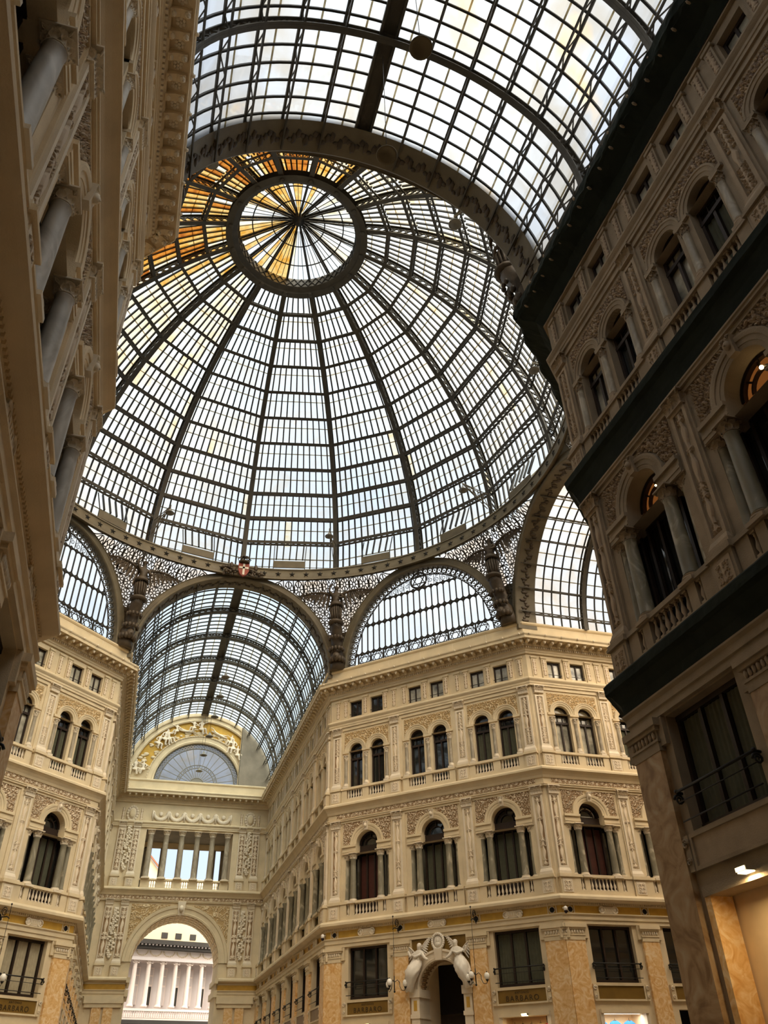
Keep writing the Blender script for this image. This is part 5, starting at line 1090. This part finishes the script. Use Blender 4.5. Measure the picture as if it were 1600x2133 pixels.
# ---------------------------------------------------------------- shops: lit interiors, lamps under the lintels
def floodlamp(F, label, power):
    t2 = thing('floodlight', label, 'lamp', F, 'shop floodlights'); b = MB(); b.box(-.17, .17, -.30, -.06, 0, .09, 'lamp_grey'); b.box(-.03, .03, -.06, .30, .03, .07, 'lamp_grey'); link('housing', b.data('floodlight_housing'), t2); b = MB(); b.box(-.14, .14, -.28, -.08, -.02, 0, 'lamp_glow'); b.box(-.14, .14, -.315, -.30, .01, .08, 'lamp_glow'); link('lens', b.data('floodlight_lens'), t2)
    l = bpy.data.lights.new('floodlight_beam', 'AREA'); l.energy = power; l.size = .3; l.color = (1, .72, .36); lo = bpy.data.objects.new('floodlight_beam', l); COL.objects.link(lo); lo.parent = t2; lo.matrix_local = T(0, -.2, -.05)
for w, i in (('NE', 0), ('NE', 2), ('EN', 0), ('SR', 0), ('SR', 1), ('NW', 1), ('NW', 2), ('SL', 3)):
    F, L, bays, _, _, nm, sty = WALLS[w]; c = sum(bays[i])/2; n = len(bays); B = F @ T(c, 0, 0); wh = where(w, i, n)
    t_ = thing('shop_interior', f'shop recess behind the doorway, {wh}', 'shop', B); b = MB(); dp_ = .55 if w == 'SR' else 1.6
    for P in ([(-1.34, dp_, 0), (1.34, dp_, 0), (1.34, dp_, 5.15), (-1.34, dp_, 5.15)], [(-1.34, .3, 0), (-1.34, dp_, 0), (-1.34, dp_, 5.15), (-1.34, .3, 5.15)], [(1.34, .3, 5.15), (1.34, dp_, 5.15), (1.34, dp_, 0), (1.34, .3, 0)], [(-1.34, .3, 5.12), (-1.34, dp_, 5.12), (1.34, dp_, 5.12), (1.34, .3, 5.12)]): b.poly(P, 'shop_wall' if w != 'NW' else 'dark_void')
    link('lining', b.data('shop_lining'), t_)
    b = MB()
    for sx in (-1, 1): b.box(sx*1.34-.10, sx*1.34+.10, -.06, .5, 0, 5.15, 'marble_ochre' if w == 'SR' else 'stone_pale')
    b.box(-1.4, 1.4, -.12, .45, 4.98, 5.16, STY[sty].get('stone', 'stone')); link('door_frame', b.data('shop_door_frame'), t_)
    if w == 'SR': b = MB(); b.box(1.0, 1.5, .40, .5, 3.9, 4.5, 'plaster_grey'); link('wall_box', b.data('shop_wall_box'), t_)
    if w == 'EN':
        b = MB(); b.box(-1.2, 1.2, .5, .56, 4.98, 5.04, 'tube_glow'); link('light_tube', b.data('shop_tube'), t_)
        l = bpy.data.lights.new('tube_light', 'AREA'); l.shape = 'RECTANGLE'; l.size = 2.3; l.size_y = .1; l.energy = 60; l.color = (1, .95, .86); lo = bpy.data.objects.new('tube_light', l); COL.objects.link(lo); lo.parent = t_; lo.matrix_local = T(0, .6, 4.95)
    else: floodlamp(B @ T(.1 if w != 'SR' else .35, -.05 if w != 'SR' else -.1, 5.0 if w != 'SR' else 5.12), f'small glowing floodlight under the shop lintel, {wh}', 45 if w == 'SR' else 45)
def garment(cl, x, F, label, z=4.85, trim=None):
    t2 = thing('hanging_shirt', label, 'shirt', F @ T(x, .95, z), 'shirts in the shop windows'); b = MB()
    o = [(-.20, -.62), (.20, -.62), (.20, -.12), (.32, -.2), (.38, -.08), (.20, .06), (.08, .10), (0, .06), (-.08, .10), (-.20, .06), (-.38, -.08), (-.32, -.2), (-.20, -.12)]
    b.loft([[(px, -.04, pz) for px, pz in o], [(px, .04, pz) for px, pz in o]], cl, smooth=False); link('cloth', b.data('shirt_cloth'), t2)
    b = MB(); b.tube([(-.2, 0, .04), (0, 0, .13), (.2, 0, .04)], .012, 'rail_black', 4); b.tube([(0, 0, .13), (0, 0, .22)], .01, 'rail_black', 4); link('hanger', b.data('shirt_hanger'), t2)
    if trim: b = MB(); ring(b, (0, -.2), .07, .015, trim, -.05, 12); b.box(-.15, .15, -.05, -.04, -.36, -.30, trim); link('print', b.data('shirt_print'), t2)
BE = WALLS['EN'][0] @ T(sum(WALLS['EN'][2][0])/2, 0, 0); BN = FNE @ T(sum(NEB[2])/2, 0, 0)
for x, nm in ((-.9, 'left'), (-.1, 'middle'), (.75, 'right')): garment('cloth_blue', x, BE, f'bright blue shirt, {nm} of three in the right-hand shop window', 4.62, 'cloth_white')
for x, cl, nm in ((-.95, 'cloth_grey', 'dark grey shirt at the left end of the lit shop rail'), (-.5, 'cloth_grey', 'dark grey shirt, second on the lit shop rail'), (0, 'cloth_tan', 'tan shirt in the middle of the lit shop rail'), (.5, 'cloth_tan', 'tan shirt beside the red one on the lit shop rail'), (.98, 'cloth_red', 'red shirt at the right end of the lit shop rail')): garment(cl, x, BN, nm, 4.6)
# warm bulb behind the fanlight of the near right wall
for i, pw in ((0, 3), (1, 14), (2, 14)):
    Fs, bs = WALLS['SR'][0], WALLS['SR'][2]; t_ = thing('ceiling_bulb', f'warm bulb glowing behind the arched window, {where("SR", i, 4)}', 'lamp', Fs @ T(sum(bs[i])/2+.1, .45, 15.35)); b = MB(); b.blob((0, 0, 0), .055 if i else .03, 'lamp_glow', 8); link('bulb', b.data('bulb'), t_); b = MB(); b.tube([(0, 0, .05), (0, 0, .35)], .012, 'rail_black', 5); link('cord', b.data('bulb_cord'), t_)

# ---------------------------------------------------------------- dark green netting over the cornices of the near right wall
def net(nm, label, prof, amp, seed):
    F, L, _, k0, k1, _, _ = WALLS['SR']; F2, L2 = WALLS['SE'][0], WALLS['SE'][1]; t2 = thing('safety_net', label, 'net', Matrix(), 'green netting')
    for Fq, Lq, ka, kb, s in ((F, L, -KO, 0, 0), (F2, L2, -KO, KO, 1)):
        b = MB(); nu = int(Lq/.12)
        def fn(u, v):
            x = v*(len(prof)-1); i = min(int(x), len(prof)-2); f = x-i; p = prof[i][0]*(1-f)+prof[i+1][0]*f; z = prof[i][1]*(1-f)+prof[i+1][1]*f
            s0, s1 = ka*p, Lq+kb*p; xx = s0+(s1-s0)*u; sg = noise.noise(Vector((xx*1.1, v*3, seed)))*amp+noise.noise(Vector((xx*4, v*9, seed)))*amp*.5
            q = Fq @ Vector((xx, -(p+sg*(.3+math.sin(PI*v))), z-abs(sg)*.6)); return q
        b.grid(fn, nu, (len(prof)-1)*3, 'net_green', None, False); link('sheet', b.data('net_sheet'), t2)
net('top', 'dark green safety net wrapping the top cornice, near right wall', [(.14, 25.30), (.40, 25.60), (.95, 25.84), (1.08, 25.94), (1.11, 26.26), (.98, 26.42)], .09, 1.)
net('middle', 'dark green safety net under the upper balcony slab, near right wall', [(.14, 16.72), (.22, 17.0), (.34, 17.26), (.47, 17.36), (.50, 17.58), (.44, 17.66)], .02, 2.)
net('lower', 'dark green safety net under the lower balcony slab, near right wall', [(.16, 9.58), (.20, 9.9), (.40, 10.16), (.53, 10.22), (.55, 10.44), (.46, 10.54)], .02, 3.)
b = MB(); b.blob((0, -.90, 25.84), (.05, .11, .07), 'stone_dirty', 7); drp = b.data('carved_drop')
for i in range(30): link('carved_drop', drp, CORN['SR'], T(.3+i*.72, 0, 0))

# ---------------------------------------------------------------- lamps
def dish(r=.34, mat='lamp_grey'):
    b = MB(); b.lathe([(.05, .34), (.10, .30), (.13, .16), (r*.8, .07), (r, 0), (r*.97, -.02), (r*.7, .02), (.1, .1), (.001, .11)], mat, 20, caps=False); b.blob((0, 0, .36), .06, mat, 6); return b.data('lamp_dish')
dsh = dish()
for i, (y, z) in enumerate(((23.5, 28.75), (26.9, 28.55), (30.7, 28.3), (34.8, 28.1), (40.0, 28.2), (44.0, 28.0))):
    t_ = thing('pendant_lamp', f'grey dish lamp hanging along the far vault, {ORD[i]} from the dome', 'lamp', T(0, y, z), 'pendant lamps of the far vault'); link('shade', dsh, t_); b = MB(); b.tube([(0, 0, .35), (0, 0, VZ+VR-z)], .012, 'rail_black', 4); link('cord', b.data('pendant_cord'), t_)
for (y, z), nm in (((-25.75, 26.95), 'farther from the dome, overhead vault'), ((-22.1, 27.25), 'nearest the big near arch')):
    t_ = thing('pendant_lamp', f'large round dish lamp, {nm}', 'lamp', T(0, y, z), 'pendant lamps overhead'); link('shade', dish(.36, 'iron_pale'), t_); b = MB(); b.tube([(0, 0, .35), (0, 0, VZ+VR-z)], .012, 'rail_black', 4); link('cord', b.data('pendant_cord'), t_)
LB = {23.2: 'right of the far vault', 66.8: 'left of the right-hand vault', 113.2: 'beside the near right wall', 156.8: 'high right of the oculus', 203.2: 'high left of the oculus', 336.8: 'left of the far vault'}
b = MB(); r1 = 18.15
for x in (-.12, .12): b.bar((x, r1, .45), (0, r1-2.6, .35), .05, .05, 'iron_pale'); b.bar((x, r1, -.75), (0, r1-2.6, .3), .05, .05, 'iron_pale')
for i in range(5): f, e = i/5, (i+1)/5; b.bar((0, r1-2.6*f, -.75+1.05*f), (0, r1-2.6*e, .45-.1*e), .04, .04, 'iron_pale'); b.bar((0, r1-2.6*e, -.75+1.05*e), (0, r1-2.6*e, .45-.1*e), .04, .04, 'iron_pale')
b.tube([(0, r1-2.6, .45), (0, r1-2.6, .0)], .03, 'iron_pale', 5); brk = b.data('lamp_bracket')
for az, nm in LB.items():
    t_ = thing('bracket_lamp', f'dome lamp on a lattice bracket, {nm}', 'lamp', RZ(-math.radians(az)) @ T(0, 0, 37.55), 'bracket lamps round the dome'); link('bracket', brk, t_); link('shade', dsh, t_, T(0, r1-2.6, -.32))
# hanging three-globe lanterns either side of the portal and on the left facade
def lantern(F, label):
    t2 = thing('hanging_lantern', label, 'lamp', F, 'three-globe lanterns'); b = MB(); b.tube([(0, 0, 9.75), (0, -.75, 9.72), (0, -.95, 9.62)], .03, 'rail_black', 5)
    pts = []
    for i in range(20): a = i/19*PI*3.4; rr = .24*(1-.7*i/19); pts.append((0, -.45+rr*math.cos(a), 9.98+rr*math.sin(a)))
    b.tube(pts, .022, 'rail_black', 4); volute(b, (0, -.2, 9.62), .13, (1, 0, 0), 'rail_black'); b.blob((0, 0, 9.75), (.12, .06, .12), 'rail_black', 6); b.tube([(0, -.9, 9.7), (0, -.9, 10.35)], .018, 'rail_black', 4); b.blob((0, -.9, 10.3), .05, 'rail_black', 5); link('wall_bracket', b.data('lantern_bracket'), t2)
    b = MB(); b.tube([(0, -.9, 9.65), (0, -.9, 7.0)], .014, 'rail_black', 5); link('chain', b.data('lantern_chain'), t2)
    b = MB(); b.tube([(0, -.9, 7.25), (0, -.9, 6.5)], .03, 'rail_black', 6); b.blob((0, -.9, 6.48), .06, 'rail_black', 6)
    for k in range(3):
        a = 2*PI*k/3+.55; c, s = math.cos(a), math.sin(a); pts = [(r*c, -.9+r*s, z) for r, z in ((.02, 6.95), (.18, 7.05), (.30, 6.92), (.30, 6.74), (.40, 6.55), (.55, 6.52), (.62, 6.62))]; b.tube(pts, .018, 'rail_black', 4); b.lathe([(.03, 0), (.08, .08), (.10, .1)], 'rail_black', 8, (.62*c, -.9+.62*s, 6.62))
        g = MB(); g.lathe([(.04, .06), (.12, .12), (.155, .24), (.13, .36), (.06, .42)], 'globe_glass', 12, (.62*c, -.9+.62*s, 6.64)); g.blob((.62*c, -.9+.62*s, 7.09), .035, 'rail_black', 5); link('globe', g.data('lantern_globe'), t2)
    link('arms', b.data('lantern_arms'), t2)
lantern(FNE @ T(NEB[1][0]-.05, 0, 0), 'black hanging lantern with three globes, left of the portal'); lantern(FNE @ T(NEB[1][1]+.05, 0, 0), 'black hanging lantern with three globes, right of the portal')
lantern(WALLS['NW'][0] @ T(WALLS['NW'][2][1][1], 0, 0), 'black hanging lantern with three globes, facade left of the far vault')
# dome security cameras at the corners
def cctv(M_, label):
    t2 = thing('security_camera', label, 'camera', M_, 'security cameras'); b = MB(); b.bar((0, 0, .12), (0, -.28, .12), .07, .07, 'camera_white'); b.lathe([(.05, .16), (.10, .12), (.11, -.04), (.08, -.06)], 'camera_white', 12, (0, -.3, 0)); link('housing', b.data('camera_housing'), t2); b = MB(); b.blob((0, -.3, -.09), (.10, .10, .11), 'camera_black', 8); link('lens_dome', b.data('camera_dome'), t2)
cctv(FNE @ T(-.05, -.12, 9.72), 'white security camera on the corner left of the portal facade'); cctv(WALLS['EN'][0] @ T(.05, -.12, 9.72), 'white security camera on the corner at the right-hand arm')

# ---------------------------------------------------------------- across the street: theatre front and houses
TH = T(-3.1, 64.5, 0) @ RZ(math.radians(16)); t_ = thing('theatre_building', 'white theatre front with ionic columns seen through the far archway', 'building', TH)
b = MB(); b.box(-14, 26, 1.3, 4, 0, 14.2, 'theatre_grey'); link('wall', b.data('theatre_wall'), t_)
b = MB(); b.box(-14, 26, -.6, 3, 14.15, 14.45, 'theatre_grey'); b.box(-14, 26, -.35, 3, 14.45, 15.2, 'theatre_white'); link('entablature', b.data('theatre_entablature'), t_)
b = MB()
for i in range(27):
    c = -13+i*1.5
    for j in range(11): a = PI*j/10; b.blob((c+.62*math.cos(a), -.36, 15.05-.42*math.sin(a)), (.09, .05, .07), 'far_cream', 5)
link('festoon_frieze', b.data('theatre_festoons'), t_)
b = MB(); b.box(-14, 26, -1.1, 3, 15.2, 15.5, 'theatre_dark'); b.box(-14, 26, -1.4, 3, 15.62, 16.05, 'theatre_dark')
for i in range(100): b.box(-14+i*.4, -13.82+i*.4, -1.3, 0, 15.5, 15.66, 'theatre_grey')
link('dark_cornice', b.data('theatre_cornice'), t_)
b = MB(); b.box(-14, 26, .4, 4, 16.05, 20, 'far_cream'); link('attic_wall', b.data('theatre_attic'), t_)
b = MB(); b.box(-14, 26, -.5, -.2, 9.55, 9.75, 'theatre_white'); b.box(-14, 26, -.6, 0, 8.4, 8.75, 'theatre_dark'); b.box(-14, 26, -.4, 1.4, 8.75, 8.95, 'theatre_white'); link('balcony', b.data('theatre_balcony'), t_)
cs = MB(); cs.lathe([(.36, 0), (.36, .12), (.28, .2), (.27, .3), (.22, 4.0), (.24, 4.05)], 'theatre_white', 12); cs = cs.data('theatre_column'); cp = MB(); cp.box(-.34, .34, -.3, .3, .22, .32, 'theatre_white')
for sx in (-1, 1): cp.lathe([(.15, -.3), (.15, .3)], 'theatre_white', 10) if False else ring(cp, (sx*.26, .12), .10, .05, 'theatre_white', -.26, 10)
cp.lathe([(.24, 0), (.3, .12), (.28, .22)], 'theatre_white', 10); cp = cp.data('theatre_capital'); tb = baluster(.62, .09, 'theatre_white').data('theatre_baluster')
for i in range(-4, 12): c = link('column', cs, t_, T(i*1.5, -.1, 9.9)); link('capital', cp, c, T(0, 0, 3.98))
for i in range(95): link('baluster', tb, t_, T(-6+i*.24, -.35, 8.95))
for i in range(-5, 12):
    b = MB(); x = .75+i*1.5; b.box(x-.30, x+.30, 1.18, 1.3, 10.2, 13.7, 'theatre_white'); w_ = link('window', b.data('theatre_window'), t_); b = MB(); b.box(x-.22, x+.22, 1.14, 1.2, 10.2, 11.9, 'theatre_dark' if i % 2 else 'theatre_grey'); b.box(x-.22, x+.22, 1.14, 1.2, 12.1, 12.85, 'theatre_grey'); b.box(x-.22, x+.22, 1.14, 1.2, 12.98, 13.6, 'theatre_grey'); link('pane', b.data('theatre_pane'), w_)
for x in (2.6, 4.2, 5.9): b = MB(); b.box(x, x+.7, .32, .42, 16.5, 17.05, 'theatre_dark'); link('attic_window', b.data('theatre_attic_window'), t_)
t_ = thing('house', 'cream gabled house seen between the loggia columns', 'building', T(-5.6, 76, 0)); b = MB(); b.loft([[(-5, 0, 0), (4, 0, 0), (4, 0, 25.6), (2.2, 0, 27.6), (-5, 0, 29.5)], [(-5, 8, 0), (4, 8, 0), (4, 8, 25.6), (2.2, 8, 27.6), (-5, 8, 29.5)]], 'far_cream', smooth=False); link('wall', b.data('house_wall'), t_)
b = MB(); b.bar((4.3, -.3, 25.5), (2.1, -.3, 27.8), .3, .2, 'far_roof'); b.bar((2.1, -.3, 27.8), (-5, -.3, 29.8), .3, .2, 'far_roof'); link('roof', b.data('house_roof'), t_)
b = MB(); b.box(-1.5, -.8, -.05, 0, 23, 24.4, 'theatre_dark'); link('window', b.data('house_window'), t_)
b = MB(); b.box(-2, 14, 0, 6, 0, 26.4, 'far_cream'); tag(link('house', b.data('low_house'), None, T(1.0, 84, 0)), 'low flat-roofed cream house beyond the loggia, right of the gabled one', 'building')
b = MB(); b.box(-45, 45, 46, 100, -.4, -.1, 'plaster_grey'); struct('ground', b.data('street'))
